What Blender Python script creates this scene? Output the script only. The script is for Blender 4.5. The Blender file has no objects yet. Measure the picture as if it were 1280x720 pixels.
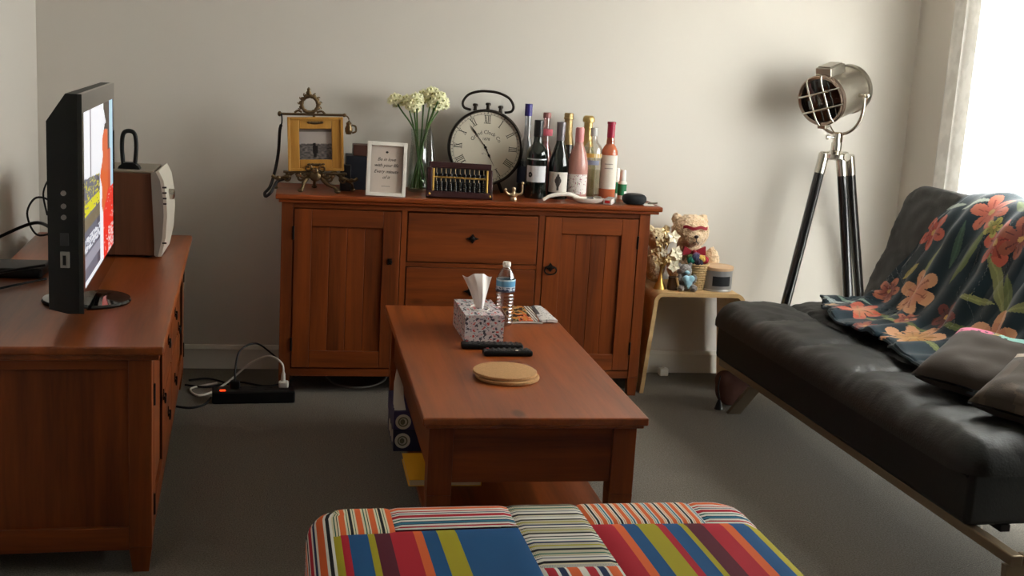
import bpy, bmesh, math, random
from mathutils import Vector, Matrix, noise
R = math.radians
PI = math.pi
random.seed(7)
S = bpy.context.scene
COL = S.collection

# ------------------------------------------------------------------ camera
cd = bpy.data.cameras.new('camera'); cam = bpy.data.objects.new('camera', cd); COL.objects.link(cam)
cd.sensor_width = 36; cd.lens = 36 * 1500 / 1280; cd.clip_start = .05
cr = ((0.98318, 0.021453, 0.181364), (-0.173665, -0.197463, 0.964805), (0.056511, -0.980075, -0.190417))
mw = Matrix.Identity(4)
for i in range(3):
    mw[i][0] = cr[i][0]; mw[i][1] = -cr[i][1]; mw[i][2] = -cr[i][2]
mw[2][3] = 1.45
cam.matrix_world = mw
S.camera = cam

# ------------------------------------------------------------------ sky, daylight, exposure
w = bpy.data.worlds.new('sky'); S.world = w; w.use_nodes = True
bg = w.node_tree.nodes['Background']
bg.inputs[0].default_value = (.985, .99, 1.0, 1); bg.inputs[1].default_value = 28.0
pl = bpy.data.lights.new('door_portal', 'AREA'); pl.shape = 'RECTANGLE'; pl.size = 2.9; pl.size_y = 2.1
pl.cycles.is_portal = True
po = bpy.data.objects.new('door_portal', pl); COL.objects.link(po)
po.location = (2.99, 3.755, 1.07); po.rotation_euler = (0, R(90), 0)
pl.size, pl.size_y = 2.1, 2.11
S.view_settings.view_transform = 'Standard'; S.view_settings.look = 'None'
S.view_settings.gamma = 1; S.view_settings.use_curve_mapping = False
S.view_settings.exposure = 0.0
S.cycles.use_denoising = True
S.cycles.max_bounces = 10; S.cycles.diffuse_bounces = 6; S.cycles.transparent_max_bounces = 16
S.cycles.sample_clamp_indirect = 8
S.cycles.caustics_reflective = False; S.cycles.caustics_refractive = False

# ------------------------------------------------------------------ colour and materials
def lin(c):
    return tuple(((x / 255) / 12.92 if x / 255 <= .04045 else ((x / 255 + .055) / 1.055) ** 2.4) for x in c[:3])
_m = {}
def nodes(name):
    m = bpy.data.materials.new(name); m.use_nodes = True
    nt = m.node_tree; b = nt.nodes['Principled BSDF']
    return m, nt, b
def N(nt, t, **k):
    n = nt.nodes.new(t)
    for a, v in k.items(): setattr(n, a, v)
    return n
def mat(name, rgb, rough=.5, metal=0., bump=0., bs=60., var=0., vs=8., coat=0., trans=0., ior=1.45, emit=None, es=1., spec=.5, sheen=0.):
    if name in _m: return _m[name]
    m, nt, b = nodes(name); L = nt.links
    c = lin(rgb) + (1,)
    b.inputs['Base Color'].default_value = c
    b.inputs['Roughness'].default_value = rough; b.inputs['Metallic'].default_value = metal
    b.inputs['Coat Weight'].default_value = coat; b.inputs['Transmission Weight'].default_value = trans
    b.inputs['IOR'].default_value = ior; b.inputs['Specular IOR Level'].default_value = spec
    b.inputs['Sheen Weight'].default_value = sheen
    if emit: b.inputs['Emission Color'].default_value = lin(emit) + (1,); b.inputs['Emission Strength'].default_value = es
    tc = N(nt, 'ShaderNodeTexCoord')
    if var:
        n = N(nt, 'ShaderNodeTexNoise'); n.inputs['Scale'].default_value = vs; n.inputs['Detail'].default_value = 4
        L.new(tc.outputs['Object'], n.inputs['Vector'])
        r = N(nt, 'ShaderNodeValToRGB'); r.color_ramp.elements[0].position = .3; r.color_ramp.elements[1].position = .7
        r.color_ramp.elements[0].color = tuple(x * (1 - var) for x in c[:3]) + (1,)
        r.color_ramp.elements[1].color = tuple(min(1, x * (1 + var)) for x in c[:3]) + (1,)
        L.new(n.outputs[0], r.inputs[0]); L.new(r.outputs[0], b.inputs['Base Color'])
    if bump:
        n = N(nt, 'ShaderNodeTexNoise'); n.inputs['Scale'].default_value = bs; n.inputs['Detail'].default_value = 3
        L.new(tc.outputs['Object'], n.inputs['Vector'])
        u = N(nt, 'ShaderNodeBump'); u.inputs['Strength'].default_value = bump; u.inputs['Distance'].default_value = .01
        L.new(n.outputs[0], u.inputs['Height']); L.new(u.outputs[0], b.inputs['Normal'])
    _m[name] = m
    return m
def wood(name, dark, light, axis=2, rough=.45, knots=True, coat=.04, spec=.3):
    if name in _m: return _m[name]
    m, nt, b = nodes(name); L = nt.links
    tc = N(nt, 'ShaderNodeTexCoord'); oi = N(nt, 'ShaderNodeObjectInfo')
    ad = N(nt, 'ShaderNodeVectorMath', operation='MULTIPLY_ADD')
    L.new(oi.outputs['Random'], ad.inputs[0]); ad.inputs[1].default_value = (3.1, 5.7, 4.3); L.new(tc.outputs['Object'], ad.inputs[2])
    mp = N(nt, 'ShaderNodeMapping'); sc = [9., 9., 9.]; sc[axis] = .55
    mp.inputs['Scale'].default_value = sc; L.new(ad.outputs[0], mp.inputs['Vector'])
    n = N(nt, 'ShaderNodeTexNoise'); n.inputs['Scale'].default_value = 1.6; n.inputs['Detail'].default_value = 6; n.inputs['Distortion'].default_value = .5
    L.new(mp.outputs[0], n.inputs['Vector'])
    n2 = N(nt, 'ShaderNodeTexNoise'); n2.inputs['Scale'].default_value = 14; n2.inputs['Detail'].default_value = 3
    L.new(mp.outputs[0], n2.inputs['Vector'])
    mx = N(nt, 'ShaderNodeMath', operation='MULTIPLY_ADD'); mx.inputs[1].default_value = .3
    L.new(n2.outputs[0], mx.inputs[0]); L.new(n.outputs[0], mx.inputs[2])
    r = N(nt, 'ShaderNodeValToRGB'); r.color_ramp.elements[0].position = .42; r.color_ramp.elements[1].position = .88
    r.color_ramp.elements[0].color = lin(dark) + (1,); r.color_ramp.elements[1].color = lin(light) + (1,)
    L.new(mx.outputs[0], r.inputs[0]); out = r.outputs[0]
    if knots:
        mk = N(nt, 'ShaderNodeMapping'); sk = [4.4, 4.4, 4.4]; sk[axis] = 2.1
        mk.inputs['Scale'].default_value = sk; L.new(ad.outputs[0], mk.inputs['Vector'])
        v = N(nt, 'ShaderNodeTexVoronoi'); v.inputs['Scale'].default_value = .75; L.new(mk.outputs[0], v.inputs['Vector'])
        k = N(nt, 'ShaderNodeValToRGB'); k.color_ramp.elements[0].position = .035; k.color_ramp.elements[1].position = .075
        k.color_ramp.elements[0].color = (.22, .16, .14, 1); k.color_ramp.elements[1].color = (1, 1, 1, 1)
        L.new(v.outputs['Distance'], k.inputs[0])
        mu = N(nt, 'ShaderNodeMixRGB', blend_type='MULTIPLY'); mu.inputs[0].default_value = .85
        L.new(out, mu.inputs[1]); L.new(k.outputs[0], mu.inputs[2]); out = mu.outputs[0]
    L.new(out, b.inputs['Base Color'])
    b.inputs['Roughness'].default_value = rough; b.inputs['Coat Weight'].default_value = coat; b.inputs['Coat Roughness'].default_value = .25; b.inputs['Specular IOR Level'].default_value = spec
    u = N(nt, 'ShaderNodeBump'); u.inputs['Strength'].default_value = .05; u.inputs['Distance'].default_value = .004
    L.new(n2.outputs[0], u.inputs['Height']); L.new(u.outputs[0], b.inputs['Normal'])
    _m[name] = m
    return m
def attr_mat(name, rough=.6, emit=0., bump=0., bs=200., sheen=0., spec=.5):
    if name in _m: return _m[name]
    m, nt, b = nodes(name); L = nt.links
    a = N(nt, 'ShaderNodeAttribute'); a.attribute_name = 'Col'
    L.new(a.outputs['Color'], b.inputs['Base Color']); b.inputs['Roughness'].default_value = rough
    b.inputs['Sheen Weight'].default_value = sheen; b.inputs['Specular IOR Level'].default_value = spec
    if emit:
        L.new(a.outputs['Color'], b.inputs['Emission Color']); b.inputs['Emission Strength'].default_value = emit
        b.inputs['Base Color'].default_value = (0.02, .02, .02, 1); L.remove(b.inputs['Base Color'].links[0])
    if bump:
        tc = N(nt, 'ShaderNodeTexCoord')
        n = N(nt, 'ShaderNodeTexNoise'); n.inputs['Scale'].default_value = bs; L.new(tc.outputs['Object'], n.inputs['Vector'])
        u = N(nt, 'ShaderNodeBump'); u.inputs['Strength'].default_value = bump; u.inputs['Distance'].default_value = .004
        L.new(n.outputs[0], u.inputs['Height']); L.new(u.outputs[0], b.inputs['Normal'])
    _m[name] = m
    return m
def thin_glass(name, tint=(235, 240, 238), refl=.12, edge=.75):
    if name in _m: return _m[name]
    m, nt, b = nodes(name); L = nt.links
    nt.nodes.remove(b); o = nt.nodes['Material Output']
    t = N(nt, 'ShaderNodeBsdfTransparent'); t.inputs[0].default_value = lin(tint) + (1,)
    g = N(nt, 'ShaderNodeBsdfGlossy'); g.inputs['Roughness'].default_value = .03
    lw = N(nt, 'ShaderNodeLayerWeight'); lw.inputs['Blend'].default_value = .25
    mr = N(nt, 'ShaderNodeMapRange'); mr.inputs['To Min'].default_value = refl; mr.inputs['To Max'].default_value = edge
    L.new(lw.outputs['Facing'], mr.inputs[0])
    x = N(nt, 'ShaderNodeMixShader'); L.new(mr.outputs[0], x.inputs[0]); L.new(t.outputs[0], x.inputs[1]); L.new(g.outputs[0], x.inputs[2])
    L.new(x.outputs[0], o.inputs['Surface'])
    _m[name] = m
    return m
def stripes(name, lst, horiz=False, rep=1, dots=()):
    """lst = [(width, rgb), ...] along u (or v when horiz), repeated rep times; dots = indices of stripes that carry small dots"""
    m, nt, b = nodes(name); L = nt.links
    tc = N(nt, 'ShaderNodeTexCoord'); sp = N(nt, 'ShaderNodeSeparateXYZ'); L.new(tc.outputs['UV'], sp.inputs[0])
    a, c = (sp.outputs['Y'], sp.outputs['X']) if horiz else (sp.outputs['X'], sp.outputs['Y'])
    ml = N(nt, 'ShaderNodeMath', operation='MULTIPLY'); ml.inputs[1].default_value = rep; L.new(a, ml.inputs[0])
    fr = N(nt, 'ShaderNodeMath', operation='FRACT'); L.new(ml.outputs[0], fr.inputs[0])
    def ramp(cols):
        r = N(nt, 'ShaderNodeValToRGB'); cr_ = r.color_ramp; cr_.interpolation = 'CONSTANT'
        tot = sum(x[0] for x in lst); p = 0
        for i, ((wd, _), cc) in enumerate(zip(lst, cols)):
            e = cr_.elements[0] if i == 0 else cr_.elements.new(min(p / tot, .999))
            if i == 0: e.position = 0
            e.color = cc; p += wd
        while len(cr_.elements) > len(lst): cr_.elements.remove(cr_.elements[-1])
        L.new(fr.outputs[0], r.inputs[0]); return r
    r = ramp([lin(x[1]) + (1,) for x in lst]); out = r.outputs[0]
    if dots:
        k = ramp([((1, 1, 1, 1) if i in dots else (0, 0, 0, 1)) for i in range(len(lst))])
        m2 = N(nt, 'ShaderNodeMath', operation='MULTIPLY'); m2.inputs[1].default_value = 48; L.new(c, m2.inputs[0])
        f2 = N(nt, 'ShaderNodeMath', operation='FRACT'); L.new(m2.outputs[0], f2.inputs[0])
        g2 = N(nt, 'ShaderNodeMath', operation='GREATER_THAN'); g2.inputs[1].default_value = .55; L.new(f2.outputs[0], g2.inputs[0])
        pr = N(nt, 'ShaderNodeMath', operation='MULTIPLY'); L.new(g2.outputs[0], pr.inputs[0]); L.new(k.outputs[0], pr.inputs[1])
        x = N(nt, 'ShaderNodeMixRGB'); L.new(pr.outputs[0], x.inputs[0]); L.new(out, x.inputs[1]); x.inputs[2].default_value = lin((120, 118, 112)) + (1,)
        out = x.outputs[0]
    L.new(out, b.inputs['Base Color']); b.inputs['Roughness'].default_value = .85; b.inputs['Specular IOR Level'].default_value = .2
    n = N(nt, 'ShaderNodeTexNoise'); n.inputs['Scale'].default_value = 350; L.new(tc.outputs['Object'], n.inputs['Vector'])
    u = N(nt, 'ShaderNodeBump'); u.inputs['Strength'].default_value = .12; u.inputs['Distance'].default_value = .003
    L.new(n.outputs[0], u.inputs['Height']); L.new(u.outputs[0], b.inputs['Normal'])
    return m

# ------------------------------------------------------------------ things and mesh building
ROOT = {}
def thing(name, label, cat, loc=(0, 0, 0), rz=0., group=None):
    o = bpy.data.objects.new(name, None); COL.objects.link(o); o.empty_display_size = .05
    o.location = loc; o.rotation_euler = (0, 0, rz); o['label'] = label; o['category'] = cat
    if group: o['group'] = group
    ROOT[o.name] = Matrix.Translation(loc) @ Matrix.Rotation(rz, 4, 'Z')
    return o
def tag(o, label, cat, group=None):
    o['label'] = label; o['category'] = cat
    if group: o['group'] = group
    return o
def rootm(o):
    while o is not None:
        if o.name in ROOT: return ROOT[o.name]
        o = o.parent
    return Matrix.Identity(4)
def link(name, me, m, parent=None, smooth=True, ang=50):
    wn = False
    if m is not None: me.materials.append(m)
    if smooth and len(me.polygons):
        me.shade_smooth(); me.set_sharp_from_angle(angle=R(ang)); wn = True
    o = bpy.data.objects.new(name, me); COL.objects.link(o)
    if wn and len(me.polygons) < 4000:
        k = o.modifiers.new('normals', 'WEIGHTED_NORMAL'); k.keep_sharp = True
    if parent is not None: o.parent = parent
    return o
def top(o, loc):
    """move the origin of a one-mesh thing to loc"""
    o.data.transform(Matrix.Translation(loc).inverted()); o.location = loc
    ROOT[o.name] = Matrix.Translation(loc)
    return o
def spl(pts, n=6):
    """catmull-rom through pts"""
    P = [Vector(p) for p in pts]; out = []
    for i in range(len(P) - 1):
        a = P[max(i - 1, 0)]; b = P[i]; c = P[i + 1]; d = P[min(i + 2, len(P) - 1)]
        for k in range(n):
            t = k / n
            out.append(.5 * ((2 * b) + (c - a) * t + (2 * a - 5 * b + 4 * c - d) * t * t + (3 * b - a - 3 * c + d) * t ** 3))
    out.append(P[-1]); return out
class MB:
    def __init__(s): s.v = []; s.f = []
    def add(s, v, f, M=None):
        o = len(s.v)
        s.v += [tuple(M @ Vector(p)) if M else tuple(p) for p in v]; s.f += [tuple(i + o for i in q) for q in f]; return s
    def box(s, x0, x1, y0, y1, z0, z1, bev=0., M=None, seg=2):
        bm = bmesh.new(); bmesh.ops.create_cube(bm, size=1)
        for q in bm.verts: q.co = Vector(((x0 + x1) / 2 + q.co.x * (x1 - x0), (y0 + y1) / 2 + q.co.y * (y1 - y0), (z0 + z1) / 2 + q.co.z * (z1 - z0)))
        if bev: bmesh.ops.bevel(bm, geom=bm.edges[:], offset=bev, segments=seg, affect='EDGES', profile=.5)
        return s.bm(bm, M)
    def bm(s, bm, M=None):
        bm.verts.index_update()
        s.add([q.co[:] for q in bm.verts], [[q.index for q in f.verts] for f in bm.faces], M); bm.free(); return s
    def taper(s, c0, h0, c1, h1):
        """square bar from centre c0 (half size h0) to c1 (half size h1), both horizontal sections"""
        v = [(c[0] + sx * h[0], c[1] + sy * h[1], c[2]) for c, h in ((c0, h0), (c1, h1)) for sx, sy in ((-1, -1), (1, -1), (1, 1), (-1, 1))]
        return s.add(v, [(3, 2, 1, 0), (4, 5, 6, 7)] + [(i, (i + 1) % 4, (i + 1) % 4 + 4, i + 4) for i in range(4)])
    def tube(s, pts, r, n=8, cap=True):
        P = [Vector(p) for p in pts]; up = None; v = []; f = []
        for i, p in enumerate(P):
            t = (P[min(i + 1, len(P) - 1)] - P[max(i - 1, 0)]); t = t.normalized() if t.length > 1e-9 else Vector((0, 0, 1))
            if up is None: up = t.orthogonal().normalized()
            up = (up - t * up.dot(t)); up = up.normalized() if up.length > 1e-6 else t.orthogonal().normalized()
            sd = t.cross(up); rr = r[i] if isinstance(r, (list, tuple)) else r
            v += [p + (up * math.cos(2 * PI * k / n) + sd * math.sin(2 * PI * k / n)) * rr for k in range(n)]
        for i in range(len(P) - 1):
            f += [(i * n + k, i * n + (k + 1) % n, (i + 1) * n + (k + 1) % n, (i + 1) * n + k) for k in range(n)]
        if cap: f += [tuple(range(n))[::-1], tuple(range((len(P) - 1) * n, len(P) * n))]
        return s.add(v, f)
    def lathe(s, prof, c=(0, 0, 0), n=24, M=None, cap=True):
        """prof = [(r, z), ...] from bottom to top about the z axis at c"""
        v = []; f = []
        for r_, z in prof: v += [(c[0] + r_ * math.cos(2 * PI * k / n), c[1] + r_ * math.sin(2 * PI * k / n), c[2] + z) for k in range(n)]
        for i in range(len(prof) - 1): f += [(i * n + k, i * n + (k + 1) % n, (i + 1) * n + (k + 1) % n, (i + 1) * n + k) for k in range(n)]
        if cap:
            if prof[0][0] > 1e-5: f.append(tuple(range(n))[::-1])
            if prof[-1][0] > 1e-5: f.append(tuple(range((len(prof) - 1) * n, len(prof) * n)))
        return s.add(v, f, M)
    def sph(s, c, r, nu=14, nv=9, M=None):
        r = (r, r, r) if not isinstance(r, (tuple, list)) else r
        pr = []
        v = []; f = []
        for j in range(nv + 1):
            a = PI * j / nv
            v += [(c[0] + r[0] * math.sin(a) * math.cos(2 * PI * k / nu), c[1] + r[1] * math.sin(a) * math.sin(2 * PI * k / nu), c[2] - r[2] * math.cos(a)) for k in range(nu)]
        for j in range(nv): f += [(j * nu + k, j * nu + (k + 1) % nu, (j + 1) * nu + (k + 1) % nu, (j + 1) * nu + k) for k in range(nu)]
        return s.add(v, f, M)
    def prism(s, poly, a, b, axis='y', M=None):
        """extrude 2-D polygon from a to b along axis; polygon in the other two coordinates in order"""
        def pt(p, t): return {'x': (t, p[0], p[1]), 'y': (p[0], t, p[1]), 'z': (p[0], p[1], t)}[axis]
        n = len(poly)
        return s.add([pt(p, a) for p in poly] + [pt(p, b) for p in poly],
                     [tuple(range(n)), tuple(range(n, 2 * n))[::-1]] + [(i, i + n, (i + 1) % n + n, (i + 1) % n) for i in range(n)], M)
    def build(s, name, m, parent=None, w=True, smooth=True, ang=50):
        me = bpy.data.meshes.new(name); me.from_pydata(s.v, [], s.f)
        bm = bmesh.new(); bm.from_mesh(me)
        bmesh.ops.remove_doubles(bm, verts=bm.verts, dist=1e-6)
        bmesh.ops.recalc_face_normals(bm, faces=bm.faces); bm.to_mesh(me); bm.free()
        if w and parent is not None: me.transform(rootm(parent).inverted())
        return link(name, me, m, parent, smooth, ang)
def grid(name, nu, nv, pos, m, parent=None, col=None, thick=0., w=True, smooth=True, closed=False):
    v = [tuple(pos(i / nu, j / nv)) for j in range(nv + 1) for i in range(nu + 1)]
    f = [(j * (nu + 1) + i, j * (nu + 1) + i + 1, (j + 1) * (nu + 1) + i + 1, (j + 1) * (nu + 1) + i) for j in range(nv) for i in range(nu)]
    top_n = len(f)
    uvs = [(i / nu, j / nv) for j in range(nv + 1) for i in range(nu + 1)]
    if thick:
        n0 = len(v); nr = []
        for j in range(nv + 1):
            for i in range(nu + 1):
                g = lambda a, b: Vector(v[min(max(b, 0), nv) * (nu + 1) + min(max(a, 0), nu)])
                n_ = (g(i + 1, j) - g(i - 1, j)).cross(g(i, j + 1) - g(i, j - 1))
                nr.append(n_.normalized() if n_.length > 1e-12 else Vector((0, 0, 1)))
        v += [tuple(Vector(p) - n_ * thick) for p, n_ in zip(v, nr)]
        uvs = uvs + uvs
        f += [tuple(q + n0 for q in reversed(x)) for x in f[:top_n]]
        rim = [i for i in range(nu)] ; W = nu + 1
        for i in range(nu):
            f.append((i + 1, i, i + n0, i + 1 + n0)); a = nv * W + i; f.append((a, a + 1, a + 1 + n0, a + n0))
        for j in range(nv):
            a = j * W; f.append((a, a + W, a + W + n0, a + n0)); a = j * W + nu; f.append((a + W, a, a + n0, a + W + n0))
    me = bpy.data.meshes.new(name); me.from_pydata(v, [], f)
    ul = me.uv_layers.new(name='UVMap')
    for p in me.polygons:
        for li in p.loop_indices: ul.data[li].uv = uvs[me.loops[li].vertex_index]
    if col:
        ca = me.color_attributes.new('Col', 'FLOAT_COLOR', 'CORNER')
        for k, p in enumerate(me.polygons):
            q = k % top_n if k < 2 * top_n else None
            if q is None:
                c0 = [uvs[x] for x in p.vertices]; uu = sum(x[0] for x in c0) / len(c0); vv = sum(x[1] for x in c0) / len(c0)
            else: uu = (q % nu + .5) / nu; vv = (q // nu + .5) / nv
            c = lin(col(uu, vv)) + (1,)
            for li in p.loop_indices: ca.data[li].color = c
    if w and parent is not None: me.transform(rootm(parent).inverted())
    return link(name, me, m, parent, smooth)
def blob(name, balls, m, parent, voxel=.006, disp=0., ds=40., w=True):
    """one continuous skin around overlapping ellipsoids [(centre, radii), ...]"""
    b = MB()
    for c, r in balls: b.sph(c, r)
    me = bpy.data.meshes.new(name); me.from_pydata(b.v, [], b.f); me.update()
    o = bpy.data.objects.new(name, me); COL.objects.link(o)
    rm = o.modifiers.new('r', 'REMESH'); rm.mode = 'VOXEL'; rm.voxel_size = voxel
    sm = o.modifiers.new('s', 'SMOOTH'); sm.iterations = 3; sm.factor = .5
    dg = bpy.context.evaluated_depsgraph_get(); me2 = bpy.data.meshes.new_from_object(o.evaluated_get(dg))
    bpy.data.objects.remove(o); me2.name = name
    if disp:
        ns = [q.normal.copy() for q in me2.vertices]
        for q, n_ in zip(me2.vertices, ns): q.co += n_ * (noise.noise(q.co * ds) * disp + noise.noise(q.co * ds * 2.7) * disp * .6)
    if w and parent is not None: me2.transform(rootm(parent).inverted())
    return link(name, me2, m, parent, True, 60)
def text_mesh(body, size, shear=0., ext=.0004, space=1.):
    cu = bpy.data.curves.new('t', 'FONT'); cu.body = body; cu.size = size; cu.shear = shear; cu.extrude = ext
    cu.align_x = 'CENTER'; cu.align_y = 'CENTER'; cu.resolution_u = 2; cu.space_character = space
    o = bpy.data.objects.new('t', cu); COL.objects.link(o)
    dg = bpy.context.evaluated_depsgraph_get(); me = bpy.data.meshes.new_from_object(o.evaluated_get(dg))
    bpy.data.objects.remove(o); return me
def lettering(body, size, M, m, parent, w=True, bend=None, **k):
    """flat letters; M maps text plane (x right, y up, z out) to the world"""
    me = text_mesh(body, size, **k); me.name = 'lettering'; me.materials.clear()
    if bend:
        for q in me.vertices:
            a = q.co.x / bend; rr = bend + q.co.y
            q.co.x, q.co.y = rr * math.sin(a), rr * math.cos(a)
    me.transform(M)
    if w and parent is not None: me.transform(rootm(parent).inverted())
    return link('lettering', me, m, parent, False)
def facing_y(x, y, z, tilt=0., yaw=0.):
    """plane whose right is +x, up +z and that looks towards -y (towards the room), leaning back by tilt"""
    return Matrix.Translation((x, y, z)) @ Matrix.Rotation(yaw, 4, 'Z') @ Matrix.Rotation(-tilt, 4, 'X') @ Matrix(((1, 0, 0, 0), (0, 0, -1, 0), (0, 1, 0, 0), (0, 0, 0, 1)))
def struct(o): o['kind'] = 'structure'; return o

# ------------------------------------------------------------------ shared materials
WALL = mat('wall_paint', (212, 206, 198), .9, bump=.03, bs=240, spec=.2)
TRIM = mat('trim_paint', (210, 205, 195), .6)
CARPET = mat('carpet', (112, 104, 92), .95, bump=1., bs=240, var=.42, vs=190, spec=.1, sheen=.15)
WX = wood('pine_along_x', (82, 36, 10), (134, 64, 21), 0)
WY = wood('pine_along_y', (82, 36, 10), (134, 64, 21), 1)
WZ = wood('pine_along_z', (82, 36, 10), (134, 64, 21), 2)
TOPY = wood('pine_table_top', (106, 48, 14), (152, 76, 28), 1, rough=.36, coat=.15, spec=.45)
TOPX = wood('pine_sideboard_top', (92, 40, 13), (138, 64, 24), 0, rough=.4)
IRON = mat('dark_iron', (32, 27, 24), .45, .7)
BLACK = mat('black_plastic', (13, 13, 14), .45, spec=.35)
GLOSSB = mat('gloss_black', (10, 10, 11), .08, coat=.6)
BRONZE = mat('old_bronze', (108, 88, 62), .42, .85, bump=.2, bs=90)
BRASS = mat('brass', (190, 150, 80), .35, .9)
CHROME = mat('polished_nickel', (205, 200, 190), .2, 1.)
STEEL = mat('brushed_nickel', (176, 170, 158), .34, 1., bump=.04, bs=300)
WHITE = mat('white_paint', (228, 222, 212), .5)
PAPER = mat('white_paper', (225, 220, 210), .8)
INK = mat('dark_ink', (40, 36, 34), .8)
GLASS = thin_glass('clear_glass')
PLY = wood('light_plywood', (180, 144, 98), (206, 172, 124), 0, rough=.5, knots=False, coat=0)

# ------------------------------------------------------------------ the room
BW, LX, RX, FY, CZ = 5.35, -1.06, 2.875, -3.2, 2.55
struct(MB().box(LX - .1, RX + .12, FY - .1, BW + .1, -.08, 0).build('floor', CARPET, smooth=False))
struct(MB().box(LX - .1, RX + .12, FY - .1, BW + .1, CZ, CZ + .08).build('ceiling', mat('ceiling_paint', (226, 222, 214), .9), smooth=False))
struct(MB().box(LX - .1, RX + .12, BW, BW + .1, 0, CZ).build('wall_back', WALL, smooth=False))
struct(MB().box(LX - .1, LX, FY, BW, 0, CZ).build('wall_left', WALL, smooth=False))
struct(MB().box(LX - .1, RX + .12, FY - .1, FY, 0, CZ).build('wall_front', WALL, smooth=False))
DY0, DY1, DZ1 = 2.7, 4.81, 2.12
struct(MB().box(RX, RX + .12, FY, DY0, 0, CZ).box(RX, RX + .12, DY1, BW, 0, CZ).box(RX, RX + .12, DY0, DY1, DZ1, CZ).build('wall_right', WALL, smooth=False))
def skirting(name, x0, x1, y0, y1, ax, sgn):
    m = MB().box(x0, x1, y0, y1, 0, .092, .002)
    if ax == 'x': m.prism([(y0 if sgn < 0 else y1, .092), (y1 if sgn < 0 else y0, .092), (y1 if sgn < 0 else y0, .108), ((y0 + y1) / 2, .106)], x0, x1, 'x')
    else: m.prism([(x1 if sgn > 0 else x0, .092), (x0 if sgn > 0 else x1, .092), (x0 if sgn > 0 else x1, .108), ((x0 + x1) / 2, .106)], y0, y1, 'y')
    struct(m.build(name, TRIM, smooth=False))
skirting('baseboard_back', LX, RX, BW - .016, BW, 'x', -1)
skirting('baseboard_left', LX, LX + .016, FY, BW - .016, 'y', 1)
skirting('baseboard_right', RX - .016, RX, DY1 + .02, BW - .016, 'y', -1)
# sliding glass door behind the curtain
dfm = MB()
for y0, y1 in ((DY0, DY0 + .05), (DY1 - .05, DY1), (3.69, 3.75)): dfm.box(RX + .03, RX + .08, y0, y1, .0, DZ1, .003)
dfm.box(RX + .03, RX + .08, DY0, DY1, 0, .05, .003).box(RX + .03, RX + .08, DY0, DY1, DZ1 - .05, DZ1, .003)
door = struct(dfm.build('door_1', mat('white_aluminium', (214, 212, 206), .4)))
for y0, y1 in ((DY0 + .05, 3.69), (3.75, DY1 - .05)):
    g = MB().box(RX + .052, RX + .058, y0, y1, .05, DZ1 - .05).build('pane', thin_glass('window_glass', (250, 252, 250), .03, .3), door); g['kind'] = 'structure'
# unseen ground added outside the door so daylight comes mostly from above
struct(MB().box(RX + .2, RX + 8, -6, 12, -.14, -.05).build('added_ground_1', mat('pale_added_ground', (170, 165, 155), .9, var=.1), smooth=False))

# sheer curtain
def sheer():
    m, nt, b = nodes('sheer_lace'); L = nt.links; nt.nodes.remove(b); o = nt.nodes['Material Output']
    tr = N(nt, 'ShaderNodeBsdfTransparent'); tl = N(nt, 'ShaderNodeBsdfTranslucent'); df = N(nt, 'ShaderNodeBsdfDiffuse')
    tl.inputs[0].default_value = (.93, .92, .90, 1); df.inputs[0].default_value = (.85, .84, .82, 1)
    tc = N(nt, 'ShaderNodeTexCoord'); mp = N(nt, 'ShaderNodeMapping'); mp.inputs['Scale'].default_value = (1, 1, .55)
    L.new(tc.outputs['Object'], mp.inputs[0])
    n = N(nt, 'ShaderNodeTexNoise'); n.inputs['Scale'].default_value = 26; n.inputs['Detail'].default_value = 2; L.new(mp.outputs[0], n.inputs['Vector'])
    r = N(nt, 'ShaderNodeValToRGB'); r.color_ramp.elements[0].position = .44; r.color_ramp.elements[1].position = .58
    r.color_ramp.elements[0].color = (.58, .58, .58, 1); r.color_ramp.elements[1].color = (.68, .68, .68, 1)
    L.new(n.outputs[0], r.inputs[0])
    a = N(nt, 'ShaderNodeMixShader'); a.inputs[0].default_value = .3; L.new(tl.outputs[0], a.inputs[1]); L.new(df.outputs[0], a.inputs[2])
    c = N(nt, 'ShaderNodeMixShader'); L.new(r.outputs[0], c.inputs[0]); L.new(tr.outputs[0], c.inputs[1]); L.new(a.outputs[0], c.inputs[2])
    L.new(c.outputs[0], o.inputs['Surface']); return m
ct = thing('sheer_curtain', 'sheer white lace curtain glowing over the glass door behind the black sofa', 'curtain', (2.82, 3.5, 0))
def curt(u, v):
    y = 2.3 + u * 2.67 + .012 * math.sin(u * 41)
    x = 2.836 + .020 * math.sin(u * 2 * PI * 28 + 1.3 * math.sin(u * 9)) + .008 * math.sin(u * 2 * PI * 11) * (1 - .5 * v)
    return (x, y, .02 + v * 2.2)
grid('fabric', 420, 8, curt, sheer(), ct)
MB().tube([(2.836, 2.2, 2.245), (2.836, 5.05, 2.245)], .012, 10).sph((2.836, 5.07, 2.245), .02).build('rod', WHITE, ct)
for y in (2.25, 3.6, 5.03): MB().box(2.83, 2.875, y - .008, y + .008, 2.235, 2.255, .002).build('bracket', WHITE, ct)

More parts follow.
